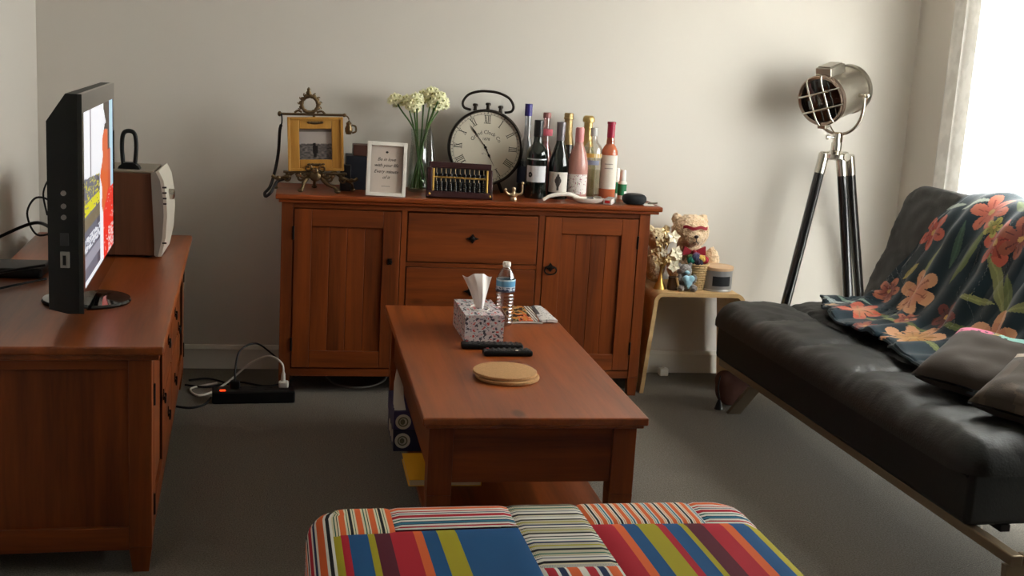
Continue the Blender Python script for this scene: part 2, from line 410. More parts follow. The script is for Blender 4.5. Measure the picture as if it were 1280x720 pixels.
# ------------------------------------------------------------------ sideboard
SBT = .846
sb = thing('sideboard', 'long reddish pine sideboard with two doors and a bank of drawers against the back wall', 'sideboard', (.74, 5.13, 0))
MB().box(-.068, 1.563, 4.915, 5.33, SBT - .022, SBT, .006).box(-.055, 1.55, 4.925, 5.325, SBT - .034, SBT - .022, .003).build('top', TOPX, sb)
F, Bk = 4.94, 5.315
for x0, x1 in ((-.043, .004), (1.47, 1.517)):
    for y0, y1 in ((F, F + .047), (Bk - .047, Bk)):
        cx, cy = (x0 + x1) / 2, (y0 + y1) / 2
        m = MB().box(x0, x1, y0, y1, .085, SBT - .034, .002)
        m.taper((cx, cy, .085), (.0235, .0235), (cx, cy, 0), (.018, .018)); m.build('leg', WZ, sb)
for x0, x1 in ((-.035, -.018), (1.49, 1.508)): MB().box(x0, x1, F + .04, Bk - .04, .09, SBT - .034).build('side_panel', WZ, sb)
MB().box(0, 1.475, Bk - .012, Bk - .002, .09, SBT - .034).build('back_panel', WZ, sb)
MB().box(0, 1.475, F + .02, Bk - .012, .09, .108).build('bottom_board', WX, sb)
MB().box(.004, 1.47, F + .004, F + .025, SBT - .056, SBT - .034, .001).build('top_rail', WX, sb)
MB().box(.004, 1.47, F + .004, F + .025, .078, .112, .002).build('bottom_rail', WX, sb)
for x0, x1 in ((.447, .470), (1.029, 1.054)): MB().box(x0, x1, F + .001, F + .03, .112, SBT - .056, .001).build('divider', WZ, sb)
for z in (.5655, .343): MB().box(.470, 1.029, F + .003, F + .025, z - .009, z + .009, .001).build('drawer_rail', WX, sb)
def plank_door(x0, x1, z0, z1, hinge_left, px):
    s = .072
    d = MB().box(x0, x0 + s, F - .002, F + .02, z0, z1, .0025).box(x1 - s, x1, F - .002, F + .02, z0, z1, .0025)
    d = d.build('door', WZ, sb)
    MB().box(x0 + s, x1 - s, F - .002, F + .02, z1 - s, z1, .0025).build('rail', WX, d)
    MB().box(x0 + s, x1 - s, F - .002, F + .02, z0, z0 + s, .0025).build('rail', WX, d)
    n = 4; wd = (x1 - x0 - 2 * s) / n
    for i in range(n): MB().box(x0 + s + i * wd, x0 + s + (i + 1) * wd, F + .008, F + .017, z0 + s - .005, z1 - s + .005, .003).build('plank', WZ, d)
    hx = x0 - .002 if hinge_left else x1 + .002
    for z in (z1 - .1, z0 + .1): MB().tube([(hx, F - .003, z - .028), (hx, F - .003, z + .028)], .0045, 8).build('hinge', IRON, d)
    return d
dl = plank_door(.008, .444, .116, .786, True, 4)
dr = plank_door(1.057, 1.466, .116, .786, False, 4)
MB().box(.394, .412, F - .005, F - .001, .563, .589, .001).lathe([(.006, 0), (.005, .008), (.010, .013), (.008, .02), (0, .021)], M=Matrix.Translation((.403, F - .004, .577)) @ Matrix.Rotation(R(90), 4, 'X')).build('knob', IRON, dl)
def pull(x, z, y, parent, ring=False):
    m = MB().prism([(x - .028, z), (x - .01, z + .007), (x, z + .021), (x + .01, z + .007), (x + .028, z), (x + .01, z - .007), (x, z - .021), (x - .01, z - .007)], y - .004, y)
    m.sph((x, y - .006, z), (.010, .006, .010), 10, 6)
    if ring: m.tube([(x + .026 * math.cos(a), y - .010, z - .012 + .018 * math.sin(a)) for a in [2 * PI * k / 20 for k in range(21)]], .0035, 6)
    return m.build('pull', IRON, parent)
pull(1.089, .569, F - .002, dr, True)
for z0, z1 in ((.577, .784), (.354, .554), (.118, .332)):
    d = MB().box(.474, 1.026, F, F + .022, z0, z1, .004).build('drawer', WX, sb)
    pull(.748, (z0 + z1) / 2 + .002, F, d)

# ------------------------------------------------------------------ tv unit (runs along the left wall)
tvu = thing('tv_unit', 'low reddish pine tv unit along the left wall, seen from its end', 'tv unit', (-.325, 3.18, 0), R(2.45))
TT = .643
MB().box(-.60, 0, 0, 1.89, TT - .024, TT, .006).box(-.588, -.012, .012, 1.878, TT - .04, TT - .024, .003).build('top', TOPY, tvu, w=False)
for x in (-.062, -.555):
    for y in (.05, 1.84):
        m = MB().box(x - .03, x + .03, y - .03, y + .03, .075, TT - .04, .002); m.taper((x, y, .075), (.03, .03), (x, y, 0), (.021, .021)); m.build('leg', WZ, tvu, w=False)
for y0 in (.034, 1.826):
    MB().box(-.525, -.092, y0 + .006, y0 + .018, .13, .575).build('end_panel', WZ, tvu, w=False)
    MB().box(-.525, -.092, y0 - .008, y0 + .026, .575, TT - .04, .002).build('end_rail', WX, tvu, w=False)
    MB().box(-.525, -.092, y0 - .008, y0 + .026, .065, .13, .002).build('end_rail', WX, tvu, w=False)
MB().box(-.58, -.57, .08, 1.81, .08, TT - .04).build('back_panel', WZ, tvu, w=False)
MB().box(-.55, -.045, .06, 1.83, .085, .10).build('bottom_board', WY, tvu, w=False)
MB().box(-.055, -.035, .08, 1.81, TT - .058, TT - .04, .001).build('front_rail', WY, tvu, w=False)
MB().box(-.055, -.035, .08, 1.81, .075, .105, .001).build('front_rail', WY, tvu, w=False)
def bail(y, z, parent):
    m = MB().prism([(y, z + .018), (y + .012, z), (y, z - .018), (y - .012, z)], -.032, -.028, 'x')
    m.tube([(-.024, y + .02 * math.cos(a), z - .004 + .022 * math.sin(a)) for a in [PI + PI * k / 10 for k in range(11)]], .003, 6)
    m.tube([(-.03, y - .02, z - .004), (-.022, y - .02, z - .004)], .004, 6).tube([(-.03, y + .02, z - .004), (-.022, y + .02, z - .004)], .004, 6)
    return m.build('handle', IRON, parent, w=False)
def tvdoor(y0, y1, hy, ky):
    d = MB()
    d.box(-.052, -.031, y0, y0 + .06, .107, TT - .06, .002).box(-.052, -.031, y1 - .06, y1, .107, TT - .06, .002)
    d.box(-.052, -.031, y0 + .06, y1 - .06, .107, .17, .002).box(-.052, -.031, y0 + .06, y1 - .06, TT - .12, TT - .06, .002).box(-.048, -.04, y0 + .05, y1 - .05, .16, TT - .11)
    d = d.build('door', WZ, tvu, w=False)
    for z in (.49, .175): MB().tube([(-.031, hy, z - .03), (-.031, hy, z + .03)], .005, 8).build('hinge', IRON, d, w=False)
    bail(ky, .37, d)
tvdoor(.085, .53, .082, .49)
tvdoor(1.36, 1.805, 1.808, 1.40)
for y0, y1 in ((.54, .94), (.95, 1.35)):
    for z0, z1 in ((.36, TT - .06), (.108, .35)):
        d = MB().box(-.05, -.031, y0, y1, z0, z1, .003).build('drawer', WY, tvu, w=False); bail((y0 + y1) / 2, (z0 + z1) / 2 + .01, d)

# ------------------------------------------------------------------ coffee table
CT = .475
tb = thing('coffee_table', 'reddish pine coffee table with thick square legs and a low shelf on the carpet', 'table', (.68, 3.83, 0))
MB().box(.36, .995, 3.10, 4.55, CT - .024, CT, .005).box(.37, .985, 3.11, 4.54, CT - .034, CT - .024, .003).build('top', TOPY, tb)
for x in (.416, .937):
    for y in (3.165, 4.485):
        m = MB().box(x - .034, x + .034, y - .034, y + .034, .24, CT - .034, .002); m.taper((x, y, .24), (.034, .034), (x, y, 0), (.026, .026)); m.build('leg', WZ, tb)
for y in (3.15, 4.49): MB().box(.45, .903, y - .011, y + .011, .276, CT - .034, .001).build('apron', WX, tb)
for x in (.405, .948): MB().box(x - .011, x + .011, 3.199, 4.451, .276, CT - .034, .001).build('apron', WY, tb)
MB().box(.40, .953, 3.22, 4.43, .10, .122, .003).build('shelf', WY, tb)

# ------------------------------------------------------------------ side table of bent plywood
st = thing('side_table', 'small bent plywood side table between the sideboard and the sofa', 'table', (1.79, 5.14, 0))
TZ = .46
def arch(o):
    p = [(1.543 + o, 0)] + [(1.578 + o * .98, TZ - .055)]
    p += [(1.622 - (.044 - o) * math.cos(a), TZ - .044 + (.044 - o) * math.sin(a)) for a in [R(15 * k) for k in range(0, 7)]]
    q = [(3.58 - x, z) for x, z in reversed(p)]
    return p + q
po_, pi_ = arch(0), arch(.018)
MB().prism(po_ + pi_[::-1], 4.985, 5.31).build('bent_top_and_sides', PLY, st, ang=25)

# ------------------------------------------------------------------ ottoman
ot = thing('ottoman', 'padded ottoman in patchwork of multicoloured striped fabric in the foreground', 'ottoman', (.575, 2.2, 0), R(1.2))
HX, HY, OZ, RR, CRR = .52, .435, .42, .055, .09
def ott(x, y, lift=0.):
    """unfolded (x, y) on the padded top; past the edge the surface turns down the side"""
    def fold(t, h):
        a = abs(t); f0 = h - RR; sg = 1 if t >= 0 else -1
        if a <= f0: return t, 0.
        k = (a - f0) / RR
        if k <= PI / 2: return sg * (f0 + RR * math.sin(k)), RR * (1 - math.cos(k))
        return sg * h, RR + (a - f0 - RR * PI / 2)
    px, dx = fold(x, HX); py, dy = fold(y, HY)
    z = OZ - max(dx, dy) - .35 * min(dx, dy) + .012 * (1 - (px / HX) ** 2) * (1 - (py / HY) ** 2)
    ex, ey = abs(px) - (HX - CRR), abs(py) - (HY - CRR)
    if ex > 0 and ey > 0:
        k = max(ex, ey) / math.hypot(ex, ey); px = math.copysign(HX - CRR + ex * k, px); py = math.copysign(HY - CRR + ey * k, py)
    n = Vector((px / HX * (dx > 0), py / HY * (dy > 0), 1 if max(dx, dy) < RR else 0))
    n = n.normalized() if n.length else Vector((0, 0, 1))
    return Vector((px, py, z)) + n * lift
def patch(x0, x1, y0, y1, m, nu=24, nv=20):
    def pos(u, v):
        e = min(u, 1 - u) * (x1 - x0); g = min(v, 1 - v) * (y1 - y0); d = min(e, g)
        return ott(x0 + u * (x1 - x0), y0 + v * (y1 - y0), .004 * min(1, d / .012) - .001)
    return grid('patch', nu, nv, pos, m, ot, w=False)
c_w, c_cr, c_or, c_bk, c_nv, c_tl, c_gn = (208, 204, 196), (206, 198, 168), (204, 92, 44), (24, 24, 28), (30, 44, 80), (44, 104, 128), (30, 92, 80)
c_rd, c_mr, c_bl, c_ol, c_pk = (166, 24, 42), (84, 20, 38), (18, 74, 122), (156, 144, 26), (186, 38, 80)
F1 = [(2, c_cr), (1.2, c_gn), (2, c_cr), (.8, c_bk), (1.5, c_cr), (6, c_or), (2, c_cr), (.8, c_gn), (1.6, c_cr), (3, c_bk), (1.6, c_cr), (.8, c_gn), (2, c_cr), (6, c_or)]
F2 = [(2.0, c_rd), (2.2, c_w), (1.6, c_nv), (2.2, c_w), (5, c_rd), (2.6, c_w), (2.2, c_gn), (3, c_w), (1.4, c_nv), (3.4, c_tl), (1.4, c_nv), (2.6, c_w), (1.6, c_rd), (2, c_w)]
F2 = F2[::-1] + [(3, c_w), (5, c_or), (2, c_w), (2, c_nv), (4, c_rd), (2, c_w)]
F3 = [(2.2, c_w), (1, c_cr), (2.4, c_bk), (3, c_w), (1, c_nv), (1.6, c_w), (2.4, c_cr), (1.4, c_gn), (3.2, c_cr), (2.6, c_bk), (3, c_cr), (1.4, c_ol), (2.6, c_cr), (1.8, c_nv), (2.4, c_w), (1, c_gn), (2.6, c_w), (1.2, c_bk), (3, c_w),
      (2, c_bk), (2.6, c_cr), (1.2, c_ol), (2.8, c_cr), (1, c_bk), (2.4, c_w), (1.8, c_nv), (2.4, c_cr), (1.2, c_ol), (2.4, c_cr), (1.6, c_bk), (3, c_w)]
F4 = [(5, c_or), (1.4, c_cr), (.8, c_or), (1.6, c_w), (2.6, c_bk), (1.6, c_w), (.8, c_or), (1.4, c_cr), (5, c_or), (1.4, c_cr), (.8, c_tl), (1.4, c_w), (2, c_tl), (1.4, c_w)]
F5 = [(10, c_ol), (10, c_rd), (26, c_bl), (9, c_ol), (22, c_mr), (32, c_rd), (12, c_or), (21, c_bl), (26, c_ol), (92, c_bl)]
F6 = [(25, c_rd), (11, c_or), (19, c_bl), (24, c_ol), (10, c_rd), (20, c_bl), (7, c_ol), (22, c_mr), (25, c_rd), (12, c_or), (21, c_bl), (24, c_ol), (40, c_bl), (14, c_or), (40, c_rd)]
F7 = [(3, c_rd), (1.2, c_w), (1.6, c_nv), (1.2, c_w), (4, c_or), (1.2, c_w), (1.6, c_bk), (1.2, c_w)]
F8 = [(5, c_w), (12, c_rd), (4, c_w), (9, c_nv), (3, c_w), (14, c_or), (4, c_w)]
f1, f2, f3, f4, f5, f6, f7, f8 = stripes('stripe_cream_orange', F1, rep=2), stripes('stripe_white_red', F2, True, rep=2), stripes('stripe_dotted_cream', F3, True, rep=2, dots=(0, 8, 10, 12, 20, 22, 26, 28, 6)), stripes('stripe_orange_teal', F4, rep=5), stripes('stripe_wide_blue', F5), stripes('stripe_wide_red', F6), stripes('stripe_side', F7, rep=4), stripes('stripe_blocks', F8, rep=2)
yb = HY + .14; ys = .262
patch(-.470, -.335, ys - .02, yb, f1, 14, 22)
patch(-.335, -.064, ys, yb, f2, 16, 22)
patch(-.064, .104, .032, yb, f3, 12, 30)
patch(.104, .380, ys, yb, f4, 18, 22)
patch(.380, HX + .17, ys, yb, f2, 22, 22)
patch(-.470, -.064, -.12, ys - .01, f5, 24, 12)
patch(.104, HX + .17, -.12, ys, f6, 30, 14)
patch(-.064, .104, -.12, .032, f8, 12, 8)
patch(-HX - .2, -.470, -.12, yb, f7, 18, 30)
patch(-HX - .2, -.20, -HY - .14, -.12, f6, 26, 20)
patch(-.20, .24, -HY - .14, -.12, f4, 26, 20)
patch(.24, HX + .17, -HY - .14, -.12, f5, 26, 20)
FAB = mat('plain_blue_fabric', (30, 70, 112), .9)
MB().box(-HX + .012, HX - .012, -HY + .012, HY - .012, .07, OZ - .06, .07, seg=4).build('body', FAB, ot, w=False)
for x in (-.42, .42):
    for y in (-.34, .34): MB().lathe([(.02, 0), (.028, .09)], (x, y, 0), 14).build('leg', WZ, ot, w=False)
MB().tube([tuple(ott(HX + .03, -.10 + k * .02, .004)) for k in range(8)], .006, 6).build('piping', mat('orange_piping', (204, 92, 44), .9), ot, w=False)

# ------------------------------------------------------------------ sofa
LEA = mat('black_leather', (24, 23, 22), .5, bump=.12, bs=130, spec=.5)
LEB = mat('black_leather_plain', (11, 10, 10), .6, bump=.06, bs=160, spec=.45)
FRM = mat('bronzed_metal', (138, 122, 100), .42, .75)
so = thing('sofa_bed', 'black leather sofa bed with tufted seat and bronze metal frame by the curtain', 'sofa', (1.888, 3.8, 0), R(2.1))
def padded(X0, X1, Y0, Y1, Z, rr, side, bulge, cr=.07):
    cx, cy, hx, hy = (X0 + X1) / 2, (Y0 + Y1) / 2, (X1 - X0) / 2, (Y1 - Y0) / 2
    ex_ = rr * (PI / 2 - 1) + side
    def fold(t, h):
        a = abs(t); f0 = h - rr; sg = 1 if t >= 0 else -1
        if a <= f0: return t, 0.
        k = (a - f0) / rr
        if k <= PI / 2: return sg * (f0 + rr * math.sin(k)), rr * (1 - math.cos(k))
        return sg * h, rr + (a - f0 - rr * PI / 2)
    def pos(u, v):
        x, y = (2 * u - 1) * (hx + ex_), (2 * v - 1) * (hy + ex_)
        px, dx = fold(x, hx); py, dy = fold(y, hy)
        z = Z - max(dx, dy) - .12 * min(dx, dy) * (max(dx, dy) < rr) + bulge(px / hx, py / hy) * max(0., 1 - max(dx, dy) / rr)
        qx, qy = abs(px) - (hx - cr), abs(py) - (hy - cr)
        if qx > 0 and qy > 0:
            k = max(qx, qy) / math.hypot(qx, qy); px = math.copysign(hx - cr + qx * k, px); py = math.copysign(hy - cr + qy * k, py)
        return Vector((cx + px, cy + py, z))
    return pos
def tufts(nx, ny, amp, seed):
    def f(a, b):
        sx, sy = (a + 1) / 2 * nx, (b + 1) / 2 * ny
        q = (abs(math.sin(PI * sx)) ** .55) * (abs(math.sin(PI * sy)) ** .45)
        fx, fy = abs(sx - round(sx)), abs(sy - round(sy))
        wr = noise.noise(Vector((a * 5, b * 14, seed))) * .006 + noise.noise(Vector((a * 14, b * 34, seed))) * .008 * math.exp(-(min(fx, fy) * 6))
        return amp * q + wr - .004 * math.exp(-((fx * fx + fy * fy) / .004))
    return f
grid('seat', 70, 150, padded(-.055, .62, -.88, 1.07, .445, .07, .015, tufts(2, 5, .030, 3), .09), LEA, so, w=False)
MB().box(-.02, .62, -.865, 1.055, .205, .372, .02, seg=3).build('base', LEB, so, w=False)
MB().tube([(-.023, -.85, .352), (-.023, 1.04, .352)], .005, 6).build('piping', LEB, so, w=False)
an = R(19); tv_, nv_ = Vector((math.sin(an), 0, math.cos(an))), Vector((-math.cos(an), 0, math.sin(an)))
bp = padded(0, .62, -.88, 1.0, .078, .04, .03, tufts(2, 3, .02, 8), .10)
bo = Vector((.664, 0, .40))
def bpos(u, v):
    p = bp(u, v); return bo + tv_ * p.x + nv_ * p.z + Vector((0, p.y, 0))
grid('backrest', 60, 130, bpos, LEA, so, w=False)
MB().box(0.02, .60, -.865, .985, 0, .02, .008, M=Matrix(((tv_.x, 0, nv_.x, bo.x), (0, 1, 0, 0), (tv_.z, 0, nv_.z, bo.z), (0, 0, 0, 1)))).build('back_board', LEB, so, w=False)
fr = MB().box(0, .036, -1.06, 1.05, .170, .203, .006).box(.036, .66, -1.06, -1.026, .170, .203, .006).box(.62, .66, -1.06, 1.05, .170, .203, .006).box(.036, .62, 1.01, 1.045, .170, .203, .006)
fr.build('frame_rail', FRM, so, w=False)
for x in (.018, .64):
    for y0, y1 in ((.69, .885), (-1.043, -1.06)):
        m = MB().add([(x - .004 + sx * .004, (y0 if z else y1) + sy * .026, z) for z in (0, .172) for sx, sy in ((-1, -1), (1, -1), (1, 1), (-1, 1))] if False else
                     [(x + sx * .028, (y0 if z else y1) + sy * .011, z) for z in (0, .172) for sx, sy in ((-1, -1), (1, -1), (1, 1), (-1, 1))],
                     [(3, 2, 1, 0), (4, 5, 6, 7)] + [(i, (i + 1) % 4, (i + 1) % 4 + 4, i + 4) for i in range(4)])
        m.build('leg', FRM, so, w=False)
MB().box(.10, .13, -.86, 1.0, .186, .206).box(.5, .53, -.86, 1.0, .186, .206).build('support_bar', IRON, so, w=False)

# floral blanket over the sofa back
bl = thing('floral_blanket', 'dark teal plush blanket with coral and peach flowers thrown over the sofa back', 'blanket', (2.45, 4.0, .47))
prof = spl([(2.770, .80), (2.768, .93), (2.752, .985), (2.70, 1.003), (2.63, .985), (2.57, .90), (2.50, .74), (2.435, .60), (2.38, .525), (2.30, .495), (2.18, .483), (2.00, .478)], 8)
sl = [0.]
for a, b in zip(prof, prof[1:]): sl.append(sl[-1] + (Vector((b[0], b[1])) - Vector((a[0], a[1]))).length)
def at_s(s_):
    s_ = max(0, min(s_, sl[-1] - 1e-6))
    for i in range(len(sl) - 1):
        if sl[i + 1] >= s_:
            t = (s_ - sl[i]) / (sl[i + 1] - sl[i] + 1e-9); p = prof[i] + (prof[i + 1] - prof[i]) * t
            d = prof[i + 1] - prof[i]; n_ = Vector((d[1], -d[0])).normalized()
            return p, (n_ if n_.y > -.2 else -n_)
    return prof[-1], Vector((0, 1))
def lerp_t(tab, x):
    for (a, p), (b, q) in zip(tab, tab[1:]):
        if x <= b: t = max(0, (x - a) / (b - a)); t = t * t * (3 - 2 * t); return p + (q - p) * t
    return tab[-1][1]
def s_of(x=None, z=None):
    best = min(range(len(prof)), key=lambda i: (abs(prof[i][1] - z) if z is not None else abs(prof[i][0] - x)) + (9 if (z is not None and prof[i][0] > 2.69) or (x is not None and prof[i][1] > .6) else 0))
    return sl[best]
Lx = sl[-1]
yfar = [(0, 4.30), (s_of(z=.985), 4.335), (s_of(z=.86), 4.41), (s_of(z=.58), 4.49), (s_of(x=2.36), 4.63), (s_of(x=2.27), 4.74), (Lx, 4.76)]
YN = 3.15
xend = [(YN, 2.08), (3.5, 2.10), (3.72, 2.10), (4.05, 2.17), (4.34, 2.14), (4.55, 2.20), (4.76, 2.275)]
def bpt(u, v):
    y0 = lerp_t(yfar, v * Lx); y = y0 + (YN - y0) * u
    s1 = s_of(x=lerp_t(xend, y)); s_ = v * s1
    y0 = lerp_t(yfar, s_); y = y0 + (YN - y0) * u
    return y, s_
def fold_h(y, s_):
    k = min(1, max(0, (s_ - .15) / .25))
    h = .012 * math.sin(y * 21 + 2.4 * s_ + .8 * math.sin(s_ * 7)) * k + .009 * math.sin(y * 46 - s_ * 5) * k
    h += noise.noise(Vector((y * 5, s_ * 5, 1))) * .014 + noise.noise(Vector((y * 13, s_ * 11, 4))) * .006
    return max(h, -.008) + .018
def blk(u, v):
    y, s_ = bpt(u, v); p, n_ = at_s(s_); h = fold_h(y, s_)
    if u < .02 or v > .99: h *= .55
    return (p[0] + n_.x * h + (3.8 - y) * .037, y, p[1] + n_.y * h)
FL = []   # flowers: (y, s, radius, petals, rotation, petal rgb, inner rgb)
co, pe, sa, dk = (184, 92, 74), (206, 154, 118), (184, 116, 92), (112, 58, 54)
for y, z, r_, k, c1, c2 in ((4.351, .849, .085, 5, co, (150, 60, 50)), (4.091, .965, .085, 6, (190, 106, 84), co), (3.925, .86, .095, 5, co, (140, 52, 44)), (4.015, .915, .045, 5, (168, 160, 88), (120, 120, 60)), (3.84, .90, .085, 6, (150, 84, 64), dk),
                            (4.24, .61, .115, 6, pe, sa), (4.43, .588, .065, 5, sa, dk), (4.00, .575, .07, 5, dk, (80, 40, 40)), (3.70, .56, .13, 5, pe, sa), (3.55, .80, .10, 6, co, dk), (3.42, .60, .09, 5, pe, co), (3.35, .95, .09, 5, pe, sa)):
    FL.append((y, s_of(z=z), r_, k, random.random() * 6, c1, c2))
for y, x, r_, k, c1, c2 in ((4.40, 2.27, .10, 6, (196, 96, 76), pe), (3.98, 2.27, .12, 7, pe, (170, 120, 60)), (4.20, 2.20, .05, 5, dk, sa), (4.16, 2.35, .05, 5, (176, 104, 84), dk), (4.57, 2.24, .03, 4, (170, 150, 120), pe), (3.6, 2.2, .09, 6, co, pe)):
    FL.append((y, s_of(x=x), r_, k, random.random() * 6, c1, c2))
LV = []   # leaves: (y, s, length, width, angle, rgb)
gr1, gr2, gr3 = (92, 104, 62), (124, 130, 84), (62, 84, 70)
for y, z, l_, wd, a, c in ((4.25, .74, .085, .02, 1.2, gr2), (4.06, .80, .13, .022, 1.45, gr1), (4.15, .83, .1, .014, 1.7, gr3), (3.83, .74, .15, .026, -.75, gr2), (3.74, .70, .11, .02, -.9, gr1), (3.88, .66, .1, .014, .1, gr2), (4.36, .68, .05, .02, .9, (150, 140, 80)), (3.9, .56, .1, .015, .2, gr1),
                           (4.20, .97, .07, .012, .4, (150, 160, 150)), (3.95, .99, .08, .02, -.3, gr1), (3.62, .9, .12, .02, 1.1, gr2), (3.6, .7, .1, .02, .5, gr2), (4.33, .95, .07, .012, .3, (140, 150, 140))):
    LV.append((y, s_of(z=z), l_, wd, a, c))
for y, x, l_, wd, a, c in ((4.55, 2.33, .13, .012, .2, (120, 140, 130)), (4.25, 2.29, .11, .012, .4, gr2), (4.30, 2.33, .1, .012, .1, gr1), (4.08, 2.33, .1, .013, .3, gr1), (4.48, 2.30, .1, .01, -.3, (130, 150, 140)), (4.62, 2.28, .06, .014, .6, (150, 160, 160)), (3.8, 2.25, .1, .015, .3, gr2)):
    LV.append((y, s_of(x=x), l_, wd, a, c))
def bcol(u, v):
    y, s_ = bpt(u, v); c = (22, 42, 52)
    k = noise.noise(Vector((y * 9, s_ * 9, 3))); c = tuple(x * (1 + .25 * k) for x in c)
    for yy, ss, l_, wd, a, cc in LV:
        dy, ds = -(y - yy), -(s_ - ss); p = dy * math.cos(a) + ds * math.sin(a); q = -dy * math.sin(a) + ds * math.cos(a)
        t = p / l_
        if abs(t) < 1 and abs(q) < wd * (1 - t * t): c = tuple(x * (1.15 if abs(q) < .003 else 1) for x in cc)
    for yy, ss, r_, k, ro, c1, c2 in FL:
        dy, ds = y - yy, s_ - ss; d = math.hypot(dy, ds)
        if d < r_:
            th = math.atan2(ds, dy) + ro; lim = r_ * (.36 + .64 * abs(math.cos(k * th / 2)) ** .7) * (1 + .1 * noise.noise(Vector((th, yy * 7, 0))))
            if d < lim:
                t = d / r_; c = tuple(a * t + b * (1 - t) for a, b in zip(c1, c2)) if t < .6 else c1
                if t < .16: c = (190, 150, 90)
                elif abs(math.cos(k * th / 2)) > .985 and t < .7: c = tuple(x * .8 for x in c2)
    return c
grid('cloth', 330, 250, blk, attr_mat('plush_print', .85, bump=.25, bs=420, sheen=.25, spec=.2), bl, col=bcol, thick=.009)

# cushions on the near end of the sofa
def cushion(name, label, loc, sx, sy, t, rot, colf):
    o = thing(name, label, 'cushion', loc)
    M = Matrix.Translation(loc) @ Matrix.Rotation(rot[2], 4, 'Z') @ Matrix.Rotation(rot[1], 4, 'Y') @ Matrix.Rotation(rot[0], 4, 'X')
    def face(sg):
        def pos(u, v):
            a, b = 2 * u - 1, 2 * v - 1
            e = max(0, (1 - a ** 4)) ** .5 * max(0, (1 - b ** 4)) ** .5
            k = 1 - .07 * (1 - b * b) * (a * a) ; k2 = 1 - .07 * (1 - a * a) * (b * b)
            return M @ Vector((a * sx * k, b * sy * k2, sg * (t * e + .004) + noise.noise(Vector((a * 3, b * 3, sx * 9))) * .008 * e))
        return pos
    grid('front', 34, 34, face(1), attr_mat('cushion_print', .85, bump=.2, bs=300, sheen=.1, spec=.2), o, col=colf)
    grid('back', 34, 34, face(-1), mat('dark_taupe_fabric', (58, 52, 47), .9, bump=.2, bs=300), o)
    return o
def cc1(u, v):
    n_ = noise.noise(Vector((u * 6, v * 6, 2)))
    if u < .80 + .05 * n_: return (66, 58, 52)
    if noise.noise(Vector((u * 26, v * 26, 5))) > .28: return (40, 60, 66)
    return (206, 112, 142) if v > .62 else ((140, 186, 178) if v < .55 else (196, 170, 110))
def cc2(u, v):
    n_ = noise.noise(Vector((u * 5, v * 5, 6)))
    if u > .84 + .04 * n_: return (176, 160, 142)
    return (82, 70, 60) if n_ > .1 else (70, 61, 53)
cushion('cushion', 'dark taupe cushion with pink and teal patterned rim leaning on the floral blanket', (2.222, 3.42, .553), .178, .178, .055, (R(4), R(-17), R(36)), cc1)
cushion('cushion', 'plain dark taupe cushion with pale rim, nearest on the sofa seat', (2.215, 3.10, .553), .165, .165, .05, (R(4), R(-18), R(34)), cc2)

# reddish bag under the far end of the sofa
bg_ = thing('cloth_bag', 'reddish brown cloth bag with black tassel under far end of the sofa', 'bag', (1.90, 4.80, 0))
blob('body', [((1.90, 4.80, .075), (.075, .05, .075)), ((1.94, 4.80, .07), (.07, .05, .07)), ((1.865, 4.80, .115), (.045, .035, .045))], mat('brown_red_cloth', (70, 36, 24), .9), bg_, .008)
MB().tube(spl([(1.835, 4.775, .14), (1.82, 4.75, .10), (1.825, 4.735, .05)], 5), .004, 6).lathe([(.006, .045), (.012, .03), (.02, .004), (.0, .003)], (1.825, 4.735, 0), 10, cap=False).build('tassel', BLACK, bg_)

# ------------------------------------------------------------------ tripod lamp
lp = thing('tripod_lamp', 'polished nickel searchlight lamp with wire guard on a black wooden tripod', 'lamp', (2.40, 5.08, 0))
hub = Vector((2.395, 5.075, 1.095))
LEGB = mat('black_lacquered_wood', (18, 17, 18), .22, coat=.4)
for a, b in (((2.335, 5.065, 1.085), (2.145, 5.03, 0)), ((2.405, 5.035, 1.08), (2.54, 4.925, 0)), ((2.475, 5.10, 1.08), (2.745, 5.22, 0))):
    a, b = Vector(a), Vector(b); d = (b - a).normalized()
    sd = d.cross(Vector((0, 0, 1))).normalized() * .011
    l_ = MB().tube([a + d * .05, b - d * .0], .0228, 12); l_ = l_.build('leg', LEGB, lp)
    MB().tube([a - d * .005, a + d * .085], .0245, 14).build('ferrule', CHROME, l_)
    MB().tube([b - d * .05, b], .0228, 12).build('foot_cap', CHROME, l_)
MB().lathe([(.0, -.03), (.052, -.03), (.068, -.022), (.068, -.004), (.04, .004), (.024, .012), (.024, .045), (.019, .05), (.019, .095), (.0, .096)], hub, 24).build('hub', CHROME, lp)
for a in (R(190), R(290), R(25)): MB().tube([hub + Vector((math.cos(a) * .02, math.sin(a) * .02, -.012)), hub + Vector((math.cos(a) * .075, math.sin(a) * .075, -.012))], .019, 10).build('socket', CHROME, lp)
MB().tube([hub + Vector((-.02, -.005, .07)), hub + Vector((-.05, -.012, .07))], .004, 8).lathe([(.0, -.006), (.011, -.006), (.011, .006), (0, .006)], M=Matrix.Translation(hub + Vector((-.052, -.012, .07))) @ Matrix.Rotation(R(90), 4, 'Y'), n=12).build('thumb_screw', CHROME, lp)
dz = Vector((.757, .575, .215)).normalized(); dxv = Vector((0, 0, 1)).cross(dz).normalized() * -1; dyv = dxv.cross(dz) * -1
if dyv.z < 0: dyv = -dyv
hc = Vector((2.355, 5.055, 1.357))
HM = Matrix(((dxv.x, dyv.x, dz.x, hc.x), (dxv.y, dyv.y, dz.y, hc.y), (dxv.z, dyv.z, dz.z, hc.z), (0, 0, 0, 1)))
HL, HR = .132, .106
MB().lathe([(HR - .006, -HL + .012), (HR, -HL + .012), (HR, HL - .02), (HR - .006, HL - .02), (HR - .008, HL - .05), (HR - .008, -HL + .04), (HR - .006, -HL + .012)], n=48, M=HM, cap=False).build('drum', STEEL, lp)
